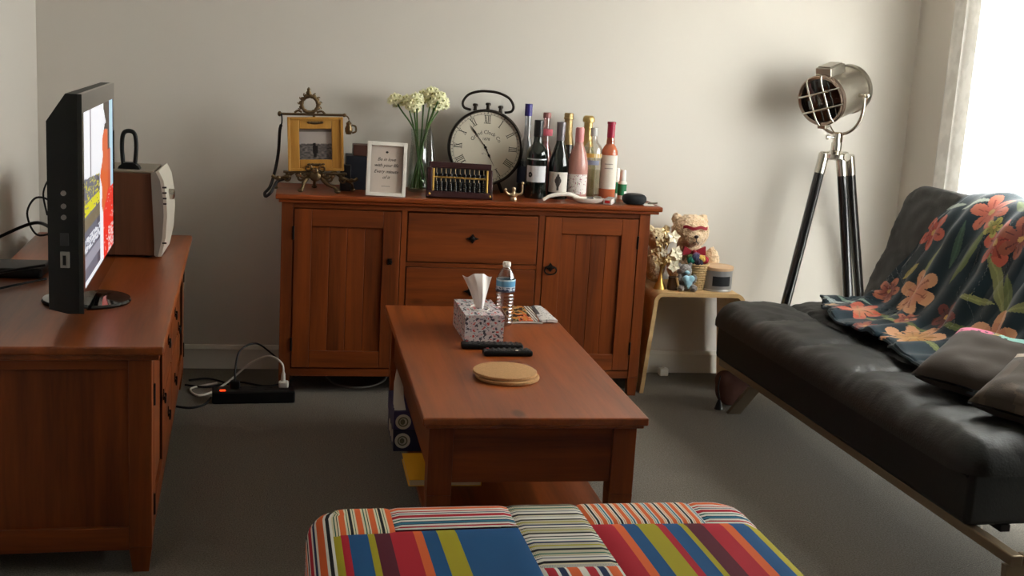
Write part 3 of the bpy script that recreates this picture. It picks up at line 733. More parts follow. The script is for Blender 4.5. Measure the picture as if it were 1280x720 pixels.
MB().lathe([(HR + .002, -HL - .004), (HR + .007, -HL), (HR + .007, -HL + .022), (HR, -HL + .026), (HR - .01, -HL + .022), (HR - .008, -HL), (HR + .002, -HL - .004)], n=48, M=HM, cap=False).build('front_ring', mat('copper_tinted_ring', (168, 148, 136), .25, 1.), lp)
MB().lathe([(HR, HL - .026), (HR + .007, HL - .022), (HR + .007, HL), (HR - .004, HL + .006), (.03, HL + .012), (0, HL + .012)], n=48, M=HM).build('rear_cover', STEEL, lp)
MB().lathe([(0, -HL + .06), (.05, -HL + .05), (HR - .01, -HL + .014)], n=40, M=HM).build('reflector', mat('dark_reflector', (34, 30, 29), .35, .5), lp)
MB().lathe([(0, -HL + .006), (.06, -HL + .008), (HR - .009, -HL + .012)], n=40, M=HM, cap=False).build('lens', thin_glass('lens_glass', (150, 140, 138), .06, .4), lp)
MB().sph((0, 0, -HL + .035), (.028, .028, .022), 12, 8, HM).build('bulb', mat('bulb_glass', (84, 80, 78), .15), lp)
rl = Matrix.Rotation(R(16), 4, 'Z')
for k, t in enumerate((-.036, .036)):
    hh = math.sqrt((HR + .004) ** 2 - t * t)
    for vert in (0, 1):
        pts = [(t, y * hh, -HL - .004 - .016 * (1 - y ** 6)) if vert else (y * hh, t, -HL - .005 - .019 * (1 - y ** 6)) for y in [-1 + 2 * i / 14 for i in range(15)]]
        MB().tube([HM @ (rl @ Vector(p)) for p in pts], .0042, 8).build('guard_bar', CHROME, lp)
MB().box(-.038, .038, HR - .006, HR + .034, -.110, .02, .004, M=HM).box(-.030, .030, HR + .034, HR + .040, -.10, .01, .002, M=HM).build('vent_box', STEEL, lp)
MB().box(-.02, .02, -HR - .022, -HR + .004, -.13, -.08, .003, M=HM).build('bottom_latch', STEEL, lp)
MB().tube([HM @ Vector((0, HR + .004, -.125)), HM @ Vector((0, HR + .012, -.145)), HM @ Vector((-.012, HR + .012, -.15))], .005, 8).build('top_latch', CHROME, lp)
YR = HR + .024
yk = [HM @ Vector((YR, .0, .02))] + []
pv1, pv2 = HM @ Vector((YR, 0, .02)), HM @ Vector((-YR, 0, .02)); pm = (pv1 + pv2) / 2; ax_ = (pv1 - pm)
dn = Vector((hub.x, hub.y, hub.z + .085)) - pm
yk = [pm + ax_ * math.cos(a) + dn * (math.sin(a) ** .8 if math.sin(a) > 0 else 0) for a in [PI * i / 28 for i in range(29)]]
MB().tube(yk, .0075, 10).build('yoke', CHROME, lp)
for sg in (1, -1):
    MB().tube([HM @ Vector((sg * (HR - .004), 0, .02)), HM @ Vector((sg * (YR + .014), 0, .02))], .009, 10).sph(tuple(HM @ Vector((sg * (YR + .014), 0, .02))), .013, 12, 8).build('pivot_knob', CHROME, lp)
MB().tube(spl([HM @ Vector((0, -HR - .01, -.06)), HM @ Vector((.01, -HR - .06, -.03)), hub + Vector((.01, -.02, .09)), hub + Vector((.012, -.024, .05))], 6), .003, 6).build('cord', BRONZE, lp)

# ------------------------------------------------------------------ television
tv = thing('television', 'black flat television on round base playing a programme on the tv unit', 'television', (-.60, 3.74, TT))
MB().lathe([(0, 0), (.128, 0), (.13, .006), (.126, .012), (.05, .020), (.03, .024), (0, .024)], (-.608, 3.735, TT), 40).build('base', GLOSSB, tv)
MB().box(-.625, -.585, 3.66, 3.82, TT + .015, .73, .008).build('neck', GLOSSB, tv)
def tvx(y): return -.553 + (y - 3.35) * -.045
a0, b0, a1, b1 = 3.35, 4.21, .69, 1.284
def slab(x_f, x_b, y0, y1, z0, z1, ch):
    m = MB(); q = [(y0, z0), (y1, z0), (y1, z1), (y0, z1)]; c_ = [(y0 + .01, z0 + .01), (y1 - .01, z0 + .01), (y1 - .01, z1 - ch), (y0 + .01, z1 - ch)]
    v = [(tvx(y) + x_f, y, z) for y, z in q] + [(tvx(y) + x_b * .45, y, z) for y, z in q] + [(tvx(y) + x_b, y, z) for y, z in c_]
    return m.add(v, [(0, 1, 2, 3), (11, 10, 9, 8)] + [(i, i + 4, (i + 1) % 4 + 4, (i + 1) % 4) for i in range(4)] + [(i + 4, i + 8, (i + 1) % 4 + 8, (i + 1) % 4 + 4) for i in range(4)])
slab(-.012, -.092, a0, b0, a1, b1, .075).build('back_shell', BLACK, tv)
bz = MB(); bzm = .038
for y0, y1, z0, z1 in ((a0, a0 + bzm, a1, b1), (b0 - bzm, b0, a1, b1), (a0 + bzm, b0 - bzm, a1, a1 + .062), (a0 + bzm, b0 - bzm, b1 - .05, b1)):
    bz.add([(tvx(y) + x, y, z) for x in (-.012, 0) for y, z in ((y0, z0), (y1, z0), (y1, z1), (y0, z1))], [(3, 2, 1, 0), (4, 5, 6, 7)] + [(i, (i + 1) % 4, (i + 1) % 4 + 4, i + 4) for i in range(4)])
bz.build('bezel', GLOSSB, tv)
def scr(u, v):
    n_ = noise.noise(Vector((u * 30, v * 60, 1)))
    c = (236, 236, 240)
    if .20 < u < .235 and v > .55: c = (140, 132, 140)
    if u > .84: c = (176, 208, 226)
    ed = .60 + .05 * math.sin(v * 9) + (.05 if v > .86 else 0) + .03 * math.sin(v * 31)
    if ed < u < .90 and v > .22:
        c = (214, 98, 44) if u < .80 else (196, 80, 36)
        if v > .84 - .12 * (u - .6): c = (62, 50, 42)
        if u > .80 and v > .68: c = (176, 208, 226) if u > .86 else (62, 50, 42)
    if v < .42 and u > .62 + max(0, v - .30) * 1.6: c = (228, 46, 26) if n_ < .45 else (244, 220, 214)
    if v < .16 and u > .8 and n_ > -.1: c = (240, 200, 196)
    if u < .50 and .03 < v < .62 - .08 * u:
        c = (104, 104, 118) if u < .4 else (84, 80, 92)
        if .40 < v < .475 and n_ > -.35: c = (214, 206, 40)
        if .475 < v < .60 and (n_ > .15): c = (206, 196, 60)
        if .315 < v < .395: c = (120, 108, 84)
        if .19 < v < .27 and n_ > -.15: c = (222, 224, 232)
        if .10 < v < .17: c = (150, 148, 160)
    return c
grid('screen', 60, 110, lambda u, v: (tvx(a0 + bzm + u * (b0 - a0 - 2 * bzm)) - .002, a0 + bzm + u * (b0 - a0 - 2 * bzm), a1 + .062 + v * (b1 - a1 - .112)), attr_mat('tv_picture', .3, emit=1.05), tv, col=scr, smooth=False)
SILV = mat('silver_plastic', (150, 148, 144), .4, .3)
MB().box(-.612, -.588, 3.345, 3.352, .818, .862, .001).build('card_slot', SILV, tv)
MB().box(-.605, -.597, 3.342, 3.347, .826, .852).build('slot_opening', BLACK, tv)
MB().box(-.612, -.590, 3.346, 3.352, .878, .912, .001).build('port', mat('grey_plastic', (52, 52, 54), .5), tv)
for z in (.955, .985, 1.02): MB().lathe([(.0, 0), (.007, 0), (.007, .006), (0, .006)], M=Matrix.Translation((-.602, 3.352, z)) @ Matrix.Rotation(R(90), 4, 'X'), n=12).build('button', SILV, tv)
# what stands behind the television
rt = MB().box(-.98, -.80, 4.06, 4.24, TT, TT + .034, .012, seg=3).build('router', BLACK)
tag(top(rt, (-.89, 4.15, TT)), 'flat black box behind the television on the tv unit', 'router')
for k, (p, r_) in enumerate(((((-.70, 3.70, .87), (-.78, 3.86, .86), (-.90, 3.95, .80), (-1.0, 3.98, .74), (-1.02, 3.9, TT + .005)), .0055),
                        (((-.70, 3.75, .80), (-.74, 3.95, .90), (-.80, 4.0, .92), (-.84, 4.05, .86), (-.80, 4.0, .80), (-.72, 3.95, .83), (-.70, 3.88, .87)), .0035),
                        (((-.69, 3.72, .95), (-.74, 3.9, .99), (-.77, 3.95, .94), (-.75, 3.9, .88)), .003),
                        (((-.80, 4.10, TT + .04), (-.95, 3.9, TT + .035), (-1.0, 3.7, TT + .008), (-.99, 3.5, TT + .006)), .005),
                        (((-.78, 4.02, TT + .01), (-.9, 3.85, TT + .006), (-.99, 3.6, TT + .006), (-.97, 3.42, TT + .005)), .004))):
    lb = ('thick black aerial cable leaving the back of the television', 'thin black cable looped behind the television', 'short black cable high behind the television', 'black cable running from the flat black box', 'black cable lying on the tv unit top')[k]
    c_ = MB().tube(spl(p, 7), r_, 8).build('cable', BLACK); tag(top(c_, p[-1]), lb, 'cable')
# radio
rd = thing('radio', 'wooden radio with curved white front standing behind the television', 'radio', (-.54, 4.6, TT))
MB().box(-.70, -.495, 4.51, 4.80, TT + .008, .953, .004).build('case', wood('walnut_case', (92, 58, 40), (122, 80, 56), 2, knots=False, rough=.5), rd)
fp = [(-.495, TT + .01), (-.495, .956), (-.480, .965), (-.463, .93), (-.452, .86), (-.450, .80), (-.455, .72), (-.470, .65), (-.48, TT + .006)]
MB().prism(fp, 4.506, 4.805).build('front_panel', mat('ivory_plastic', (206, 198, 184), .4), rd)
MB().prism([(x - .012, z) for x, z in fp[1:]] , 4.503, 4.507).build('grey_edge', mat('grey_plastic_light', (138, 132, 124), .5), rd)
for z in (.905, .885, .865, .845, .70): MB().box(-.467, -.452, 4.504, 4.509, z - .003, z + .003).build('mark', mat('dark_print', (48, 42, 40), .6), rd)
MB().lathe([(0, 0), (.020, 0), (.020, .018), (.013, .022), (0, .022)], M=Matrix.Translation((-.455, 4.62, .868)) @ Matrix.Rotation(R(90), 4, 'Y'), n=20).build('tuning_knob', CHROME, rd)
MB().box(-.69, -.50, 4.52, 4.79, .953, .962, .003).build('top_plate', mat('beige_plastic', (142, 132, 118), .5), rd)
for x in (-.66, -.52): MB().lathe([(.012, 0), (.012, .009)], (x, 4.54, TT), 10).build('foot', BLACK, rd)
ant = thing('loop_aerial', 'black upright loop aerial on top of the wooden radio', 'aerial', (-.59, 4.58, .962))
MB().tube(spl([(-.612, 4.58, .97), (-.617, 4.58, 1.04), (-.612, 4.58, 1.088), (-.592, 4.58, 1.099), (-.572, 4.58, 1.088), (-.567, 4.58, 1.04), (-.572, 4.58, .97)], 6), .008, 8).build('loop', BLACK, ant)
MB().prism([(-.63, .962), (-.552, .962), (-.556, .972), (-.575, .985), (-.61, .985), (-.626, .972)], 4.555, 4.605).build('base', BLACK, ant)

# ------------------------------------------------------------------ on the coffee table
# tissue box
tsx = thing('tissue_box', 'pink and grey printed tissue box beside the water bottle', 'tissue box', (.655, 4.10, CT), R(1))
MT = mat('x', (0, 0, 0)) if False else attr_mat('box_print', .55)
def tbox(u, v):
    n_ = noise.noise(Vector((u * 7, v * 5, 3))); n2 = noise.noise(Vector((u * 11, v * 9, 9)))
    c = (196, 190, 190) if n_ > -.2 else (196, 172, 174)
    if n2 > .30: c = (58, 52, 62)
    elif n2 < -.42: c = (188, 66, 60)
    elif .12 < n2 < .2: c = (112, 108, 122)
    return c
w2, l2, h2 = .068, .135, .094
for nm, f in (('front_side', lambda u, v: (-w2 + 2 * w2 * u, -l2, h2 * v)), ('left_side', lambda u, v: (-w2, l2 - 2 * l2 * u, h2 * v)), ('right_side', lambda u, v: (w2, -l2 + 2 * l2 * u, h2 * v)),
              ('back_side', lambda u, v: (w2 - 2 * w2 * u, l2, h2 * v)), ('top_side', lambda u, v: (-w2 + 2 * w2 * u, -l2 + 2 * l2 * v, h2))):
    grid(nm, 40, 34, f, MT, tsx, col=(lambda k: lambda u, v: tbox(u * (2 if k % 2 else 1) + k * 3.3, v + k))(len(nm)), w=False, smooth=False)
MB().lathe([(0, .0), (.001, 0)], (0, 0, h2)).tube([(.032 * math.cos(2 * PI * k / 20), -.02 + .05 * math.sin(2 * PI * k / 20), h2 + .001) for k in range(21)], .002, 5).build('slot_rim', PAPER, tsx, w=False)
def tis(u, v):
    wd = .012 + .030 * v ** 1.4; x = (2 * u - 1) * wd * (1.15 - .2 * v) - .012 * v + (.012 * v if u > .5 else -.012 * v * v)
    z = h2 - .004 + v * .118 * (1 - .05 * math.sin(u * 9)) + .006 * math.sin(u * 3) * v
    y = -.015 + .014 * math.sin(u * 6 + v * 2.5) * (.4 + .6 * v) + .004 * math.sin(u * 15 + 3 * v) * v
    return (x, y - .03 * v + .03 * v * v, z)
t_ = grid('tissue', 30, 24, tis, mat('tissue_paper', (236, 230, 226), .95), None, thick=.0015)
t_.data.transform(Matrix.Translation((.655, 4.10, CT))); tag(top(t_, (.645, 4.08, CT + h2)), 'white tissue pulled up out of the printed tissue box', 'tissue')
# water bottle
wb = thing('water_bottle', 'clear plastic water bottle with blue label and white cap on the coffee table', 'bottle', (.772, 4.235, CT))
pr = [(.0, .0), (.026, .0), (.031, .006)]
for k in range(9): z = .012 + k * .0125; pr += [(.034, z), (.0345, z + .003), (.0318, z + .0065), (.0318, z + .009)]
pr += [(.0345, .126), (.0345, .172), (.033, .180), (.026, .197), (.016, .212), (.0125, .217), (.0125, .222)]
MB().lathe(pr, (.772, 4.235, CT), 32, cap=False).build('bottle', thin_glass('clear_plastic', (238, 234, 232), .10, .75), wb)
MB().lathe([(0, .218), (.0148, .218), (.0152, .222), (.0152, .233), (.0135, .236), (0, .236)], (.772, 4.235, CT), 24).build('cap', WHITE, wb)
def wlab(u, v):
    c = (96, 158, 196) if v > .45 else (196, 206, 214)
    if .1 < v < .4 and noise.noise(Vector((u * 30, v * 9, 2))) > .05: c = (40, 60, 96)
    if v > .9: c = (190, 216, 226)
    if v < .12: c = (60, 64, 80)
    return c
grid('label', 60, 16, lambda u, v: (.772 + .0352 * math.cos(u * 2 * PI), 4.235 + .0352 * math.sin(u * 2 * PI), CT + .128 + v * .046), attr_mat('label_print', .45), wb, col=wlab)
# magazine and newspaper
def mag(u, v):
    n_ = noise.noise(Vector((u * 7, v * 7, 1))); n2 = noise.noise(Vector((u * 15, v * 15, 4)))
    if u > .60 + .1 * (1 - v) and u < .86: return (70, 60, 58) if (u * 12 + v * 3) % 1 < .35 else (206, 198, 190)
    if n_ > .18: return (206, 132, 66)
    if n_ < -.25: return (52, 44, 36)
    if u > .28 and v < .45: return (204, 96, 62) if n2 > -.2 else (226, 160, 120)
    return (176, 148, 104) if n2 > 0 else (90, 92, 54)
mg = thing('magazine', 'glossy magazine with food photographs at the back right of the coffee table', 'magazine', (.90, 4.40, CT))
mc = [(.800, 4.255), (.925, 4.262), (.955, 4.525), (.812, 4.515)]
def quad(c, z):
    return lambda u, v: (c[0][0] * (1 - u) * (1 - v) + c[1][0] * u * (1 - v) + c[2][0] * u * v + c[3][0] * (1 - u) * v, c[0][1] * (1 - u) * (1 - v) + c[1][1] * u * (1 - v) + c[2][1] * u * v + c[3][1] * (1 - u) * v, z + .003 * math.sin(u * PI))
grid('cover', 60, 60, quad(mc, CT + .0085), attr_mat('gloss_print', .25), mg, col=mag, thick=.0008)
grid('pages', 2, 2, quad([(a + .001, b + .002) for a, b in mc], CT + .007), PAPER, mg, thick=.0065)
nw = grid('leaflet', 12, 30, quad([(.915, 4.268), (.984, 4.272), (.972, 4.52), (.93, 4.52)], CT + .0125), attr_mat('news_print', .8), None, col=lambda u, v: (70, 64, 66) if u < .25 and v > .4 else (206, 200, 196) if noise.noise(Vector((u * 9, v * 30, 0))) < .35 else (150, 144, 142), thick=.010)
tag(top(nw, (.95, 4.4, CT)), 'white leaflet lying on the right edge of the magazine', 'leaflet')
# two remotes
def remote(name, label, x, y, z, rz, ln, wd, keys):
    o = thing(name, label, 'remote', (x, y, z), rz)
    MB().box(-ln / 2, ln / 2, -wd / 2, wd / 2, 0, .019, .007, seg=3).build('body', BLACK, o, w=False)
    KB = mat('grey_rubber_key', (62, 62, 64), .6)
    for i in range(keys):
        for j in range(3):
            px, py = -ln * .40 + i * ln * .8 / (keys - 1), (-.013, 0, .013)[j]
            m_ = WHITE if (i, j) == (keys - 3, 0) and label.startswith('glossy') else (mat('red_key', (160, 30, 26), .5) if (i, j) == (0, 2) else KB)
            MB().box(px - .0045, px + .0045, py - .0035, py + .0035, .0185, .0215, .0012).build('button', m_, o, w=False)
    return o
remote('remote_control', 'long black remote control lying just in front of the tissue box', .672, 3.880, CT, R(-3), .21, .048, 10)
remote('remote_control', 'glossy shorter black remote control nearest the cork mats', .710, 3.79, CT, R(2), .165, .044, 8)
# cork mats
CORK = mat('cork', (182, 138, 92), .9, bump=.25, bs=320, var=.12, vs=220)
for k, (x, y, z) in enumerate(((.662, 3.515, CT), (.655, 3.523, CT + .0115))):
    c_ = MB().lathe([(.096, 0), (.099, .002), (.099, .009), (.096, .011), (0, .011)], (x, y, z), 56).build('cork_mat', CORK)
    tag(top(c_, (x, y, z)), ('lower of two round cork mats stacked on the coffee table', 'upper of two round cork mats stacked on the coffee table')[k], 'mat', 'stacked cork mats')
# under the coffee table
yb_ = thing('yellow_book', 'yellow covered book sticking out of the coffee table shelf', 'book', (.49, 3.66, .122))
MB().box(.372, .60, 3.52, 3.77, .122, .1235).box(.372, .60, 3.52, 3.77, .142, .1435).box(.598, .60, 3.52, 3.77, .122, .1435).build('cover', mat('yellow_cover', (222, 164, 28), .5), yb_)
MB().box(.376, .598, 3.523, 3.767, .1235, .142).build('pages', mat('cream_pages', (206, 190, 156), .9), yb_)
gb = thing('game_box', 'dark blue box with round white emblems on the coffee table shelf', 'box', (.49, 3.98, .122))
NAVY = mat('navy_card', (28, 30, 62), .5)
MB().box(.350, .60, 3.85, 4.10, .122, .198, .002).build('lower_box', NAVY, gb)
MB().box(.348, .602, 3.848, 4.102, .199, .262, .002).build('lid', mat('purple_card', (50, 44, 92), .5), gb)
CRM = mat('cream_print', (196, 190, 178), .6)
for z, c in ((.160, 1), (.226, 0)):
    MB().lathe([(.026, -.001), (.026, .001), (0, .001)], M=Matrix.Translation((.380, 3.848, z)) @ Matrix.Rotation(R(90), 4, 'X'), n=28).build('emblem', CRM, gb)
    MB().lathe([(.017, -.001), (.017, .002), (.013, .002), (.013, -.001)], M=Matrix.Translation((.380, 3.848, z)) @ Matrix.Rotation(R(90), 4, 'X'), n=24, cap=False).sph((.378, 3.846, z), (.008, .002, .01), 10, 6).build('emblem_mark', mat('olive_print', (92, 92, 70), .6), gb)
for y in (3.90, 3.96, 4.02): MB().lathe([(.022, -.001), (.022, .001), (0, .001)], M=Matrix.Translation((.350, y, .162)) @ Matrix.Rotation(R(-90), 4, 'Y'), n=20).build('emblem', CRM, gb)
for k, (x, y, a, h) in enumerate(((.366, 3.86, 6, .085), (.366, 3.89, 4, .10), (.368, 3.93, 2, .125))):
    M_ = Matrix.Translation((x, y, .262)) @ Matrix.Rotation(R(-a), 4, 'Y') @ Matrix.Rotation(R(8 * k - 6), 4, 'Z')
    l_ = MB().add([(-.016, 0, 0), (.022, 0, 0), (.018, 0, h * .5), (-.004, 0, h), (-.014, 0, h * .6)] + [(-.016, .004, 0), (.022, .004, 0), (.018, .004, h * .5), (-.004, .004, h), (-.014, .004, h * .6)],
                  [(0, 1, 2, 3, 4), (9, 8, 7, 6, 5)] + [(i, i + 5, (i + 1) % 5 + 5, (i + 1) % 5) for i in range(5)], M_).build('folded_paper', PAPER)
    tag(top(l_, (x, y, .262)), ('frontmost folded white paper standing on the dark blue box', 'middle folded white paper standing on the dark blue box', 'tallest folded white paper at back of the dark blue box')[k], 'paper', 'papers on the shelf box')

lp.location = (2.435, 5.15, 0)
# ------------------------------------------------------------------ on the sideboard
B = SBT
# easel with the golden frame
ea = thing('display_easel', 'ornate bronze easel with scrolled feet holding the golden picture frame', 'easel', (.10, 5.10, B))
def scroll(c, r0, turns, sg=1, ph=0., y=None):
    return [(c[0] + sg * (r0 * (1 - .75 * t)) * math.cos(ph + t * turns * 2 * PI), c[1], c[2] + (r0 * (1 - .75 * t)) * math.sin(ph + t * turns * 2 * PI)) for t in [i / 22 for i in range(23)]]
m = MB().tube([(-.058, 5.085, 1.158), (.205, 5.085, 1.164)], .0055, 8).sph((-.060, 5.085, 1.158), (.009, .008, .011)).sph((.205, 5.085, 1.164), .008)
m.tube([(.08, 5.09, 1.16), (.09, 5.085, B + .05)], .006, 8); m.build('cross_bar', BRONZE, ea)
m = MB()
pc = Vector((.062, 5.085, 1.202))
m.tube([(pc.x + .033 * math.cos(a), pc.y, pc.z + .033 * math.sin(a)) for a in [2 * PI * k / 28 for k in range(29)]], [.006 + .003 * abs(math.sin(k * 1.3)) for k in range(29)], 8)
for k in range(9):
    a = R(-20 + 27.5 * k); q = (pc.x + .037 * math.cos(a), pc.y, pc.z + .037 * math.sin(a)); m.sph(q, (.009, .006, .009), 8, 6)
    m.tube(scroll((pc.x + .042 * math.cos(a), pc.y, pc.z + .042 * math.sin(a)), .008, .9, 1, a), .0025, 5)
m.lathe([(.0, 0), (.009, .004), (.011, .012), (.006, .022), (.008, .027), (.0, .036)], (pc.x - .006, pc.y, pc.z + .036), 10)
m.tube(spl([(.0, 5.085, 1.165), (.015, 5.085, 1.175), (.03, 5.085, 1.168)], 5), .005, 6).tube(spl([(.125, 5.085, 1.166), (.11, 5.085, 1.176), (.09, 5.085, 1.170)], 5), .005, 6)
m.build('crest', BRONZE, ea)
m = MB().box(-.04, .22, 5.015, 5.06, .922, .928, .002)
for sg in (-1, 1):
    m.tube(spl([(.09 + sg * .02, 5.03, .925), (.09 + sg * .05, 5.025, .905), (.09 + sg * .075, 5.03, .93), (.09 + sg * .11, 5.03, .91), (.09 + sg * .15, 5.04, .895), (.09 + sg * .175, 5.05, .905)], 6), .007, 7)
    m.tube(scroll((.09 + sg * .06, 5.025, .905), .022, 1.2, sg, .4), .0045, 6).tube(scroll((.09 + sg * .115, 5.03, .90), .018, 1.2, sg, 1.2), .004, 6).tube(scroll((.09 + sg * .03, 5.022, .945), .016, 1.1, sg, 2.), .004, 6)
    for k in range(4): m.sph((.09 + sg * (.03 + .04 * k), 5.024, .918 - .006 * k), (.010, .006, .009), 8, 6)
m.sph((.09, 5.02, .912), (.024, .010, .022)).sph((.09, 5.016, .935), (.014, .007, .013))
m.build('ledge', BRONZE, ea)
for sg, x in ((-1, .035), (1, .178)):
    m = MB().tube(spl([(.09 + sg * .02, 5.035, .915), (.09 + sg * .045, 5.02, .885), (x - sg * .006, 5.008, .868), (x + sg * .004, 5.0, B + .008)], 6), [.009] * 8 + [.007] * 11, 8).sph((x + sg * .004, 5.0, B + .008), (.013, .011, .008)); m.build('foot', BRONZE, ea)
MB().tube(spl([(.09, 5.09, .95), (.09, 5.14, .90), (.09, 5.17, B + .006)], 5), .006, 8).sph((.09, 5.17, B + .006), (.012, .012, .006)).build('foot', BRONZE, ea)
for sg in (-1, 1): MB().tube(spl([(.09 + sg * .10, 5.05, .905), (.09 + sg * .15, 5.07, .885), (.09 + sg * .16, 5.09, B + .006)], 6), .006, 7).sph((.09 + sg * .16, 5.09, B + .006), (.011, .011, .006)).build('foot', BRONZE, ea)
# pot-like ornament at right end
ua = thing('bronze_jug', 'tiny bronze jug hanging at the right end of the bronze easel', 'jug', (.228, 5.08, 1.09))
MB().lathe([(.0, 0), (.010, .001), (.015, .012), (.016, .026), (.010, .040), (.012, .048), (.006, .053), (0, .062)], (.224, 5.08, 1.085), 16).build('jug', BRONZE, ua)
MB().tube(spl([(.236, 5.08, 1.125), (.252, 5.08, 1.12), (.254, 5.08, 1.10), (.238, 5.08, 1.092)], 6), .004, 7).build('handle', BRONZE, ua)
MB().tube(spl([(.224, 5.08, 1.147), (.218, 5.083, 1.158), (.205, 5.085, 1.164)], 4), .003, 6).build('hook', BRONZE, ua)
# strap
lb = MB()
sp_ = spl([(-.052, 5.075, 1.160), (-.050, 5.07, 1.125), (-.058, 5.07, 1.09), (-.062, 5.07, 1.0), (-.075, 5.06, .92), (-.092, 5.03, .862), (-.112, 5.0, .838), (-.108, 4.985, .826), (-.088, 4.99, .842), (-.074, 5.02, .868), (-.058, 5.05, .885), (-.02, 5.07, .895)], 7)
lb.tube(sp_, [.003] * 10 + [.0065] * (len(sp_) - 10), 8)
tag(top(lb.build('leather_strap', mat('black_strap', (26, 20, 20), .6)), (-.052, 5.075, 1.160)), 'black leather strap hanging from left end of the easel over the sideboard edge', 'strap')
# golden frame, leaning back
gf = thing('picture_frame', 'square golden picture frame with beach photo standing on the bronze easel', 'picture frame', (.09, 5.035, .93))
GM = Matrix.Translation((.094, 5.04, .931)) @ Matrix.Rotation(R(-2.5), 4, 'Y') @ Matrix.Rotation(R(-7), 4, 'X')
GOLD = wood('golden_timber', (168, 116, 46), (196, 146, 68), 2, rough=.5, knots=False, coat=0)
W_, H_, F_ = .228, .222, .048
m = MB()
for x0, x1, z0, z1 in ((-W_ / 2, -W_ / 2 + F_, 0, H_), (W_ / 2 - F_, W_ / 2, 0, H_), (-W_ / 2 + F_, W_ / 2 - F_, 0, F_), (-W_ / 2 + F_, W_ / 2 - F_, H_ - F_, H_)): m.box(x0, x1, -.012, .012, z0, z1, .003, GM)
m.build('moulding', GOLD, gf)
m = MB(); g = .012
for x0, x1, z0, z1 in ((-W_ / 2, -W_ / 2 + g, 0, H_), (W_ / 2 - g, W_ / 2, 0, H_), (-W_ / 2 + g, W_ / 2 - g, 0, g), (-W_ / 2 + g, W_ / 2 - g, H_ - g, H_)): m.box(x0, x1, -.019, -.012, z0, z1, .002, GM)
m.build('outer_lip', GOLD, gf)
def photo(u, v):
    n_ = noise.noise(Vector((u * 12, v * 20, 2)))
    c = (176, 166, 160) if v > .52 + .04 * n_ else (104 + 50 * n_, 98 + 46 * n_, 96 + 44 * n_)
    if v > .92: c = (110, 100, 92)
    if .40 < u < .56 and .08 < v < .46: c = (40, 36, 36) if abs(u - .48) < .05 + .03 * (v > .2) else c
    if math.hypot((u - .46), (v - .50) * 1.0) < .045: c = (34, 30, 30)
    return tuple(max(0, min(255, x)) for x in c)
grid('photograph', 44, 44, lambda u, v: GM @ Vector((-W_ / 2 + F_ + u * (W_ - 2 * F_), .004, F_ + v * (H_ - 2 * F_))), attr_mat('gloss_photo', .3), gf, col=photo, smooth=False)
MB().box(-W_ / 2 + F_, W_ / 2 - F_, .005, .010, F_, H_ - F_, M=GM).build('backing', BLACK, gf)
for z, s_ in ((H_ - .024, 1), (.026, 1.1)):
    m = MB().sph((0, -.014, z), (.026 * s_, .004, .006), 12, 6, GM)
    for k in (-2, -1, 1, 2): m.sph((k * .013 * s_, -.014, z + .002), (.008, .004, .005), 8, 6, GM)
    m.build('ornament', BRONZE, gf)
# dark boxes behind the frames
bx = MB().box(.222, .320, 5.16, 5.29, B, .990, .003).build('box', mat('navy_box', (22, 24, 34), .5)); tag(top(bx, (.27, 5.22, B)), 'dark navy box standing between the golden and white frames', 'box')
bx = MB().box(.250, .318, 5.17, 5.27, .990, 1.036, .003).build('box', mat('brown_box', (74, 42, 32), .5)); tag(top(bx, (.284, 5.22, .99)), 'small brown box on top of the dark navy box', 'box')
bx = MB().box(.196, .24, 5.10, 5.15, B, .955, .003).build('book', mat('dark_book', (30, 26, 28), .6)); tag(top(bx, (.218, 5.12, B)), 'small dark book standing just right of the golden frame', 'book')
# white frame with the quote
wf = thing('picture_frame', 'white picture frame with handwritten quote at the front of the sideboard', 'picture frame', (.377, 4.975, B))
QM = Matrix.Translation((.377, 4.962, B)) @ Matrix.Rotation(R(1.2), 4, 'Y') @ Matrix.Rotation(R(-8), 4, 'X')
m = MB(); W_, H_, F_ = .163, .223, .015
for x0, x1, z0, z1 in ((-W_ / 2, -W_ / 2 + F_, 0, H_), (W_ / 2 - F_, W_ / 2, 0, H_), (-W_ / 2 + F_, W_ / 2 - F_, 0, F_), (-W_ / 2 + F_, W_ / 2 - F_, H_ - F_, H_)): m.box(x0, x1, -.014, .014, z0, z1, .0015, QM)
m.build('moulding', mat('white_frame', (232, 226, 216), .45), wf)
MB().box(-W_ / 2 + F_, W_ / 2 - F_, .004, .012, F_, H_ - F_, M=QM).build('paper', mat('cream_card', (206, 192, 180), .85), wf)
MB().prism([(-.02, .0), (.02, .0), (.012, .15), (-.012, .15)], .0, .004, 'y', Matrix.Translation((.377, 5.045, B)) @ Matrix.Rotation(R(12), 4, 'X')).build('stand', BLACK, wf)
TM = QM @ Matrix.Translation((0, .0036, 0)) @ Matrix(((1, 0, 0, 0), (0, 0, -1, 0), (0, 1, 0, 0), (0, 0, 0, 1)))
for k, (t, y, sz) in enumerate((('Be in love', .152, .020), ('with your life', .128, .020), ('Every minute', .102, .020), ('of it', .078, .020), ('jack kerouac', .042, .008))):
    if k == 4: continue
    lettering(t, sz, TM @ Matrix.Translation((-.001, y, 0)), INK, wf, shear=.35, space=.95, ext=.0002)
MB().box(-.018, .018, .0028, .004, .0405, .0425, M=QM).build('small_print', mat('grey_ink', (120, 112, 106), .8), wf)
MB().sph((0, .003, .182), (.0055, .0012, .0045), 10, 6, QM).build('heart', INK, wf)
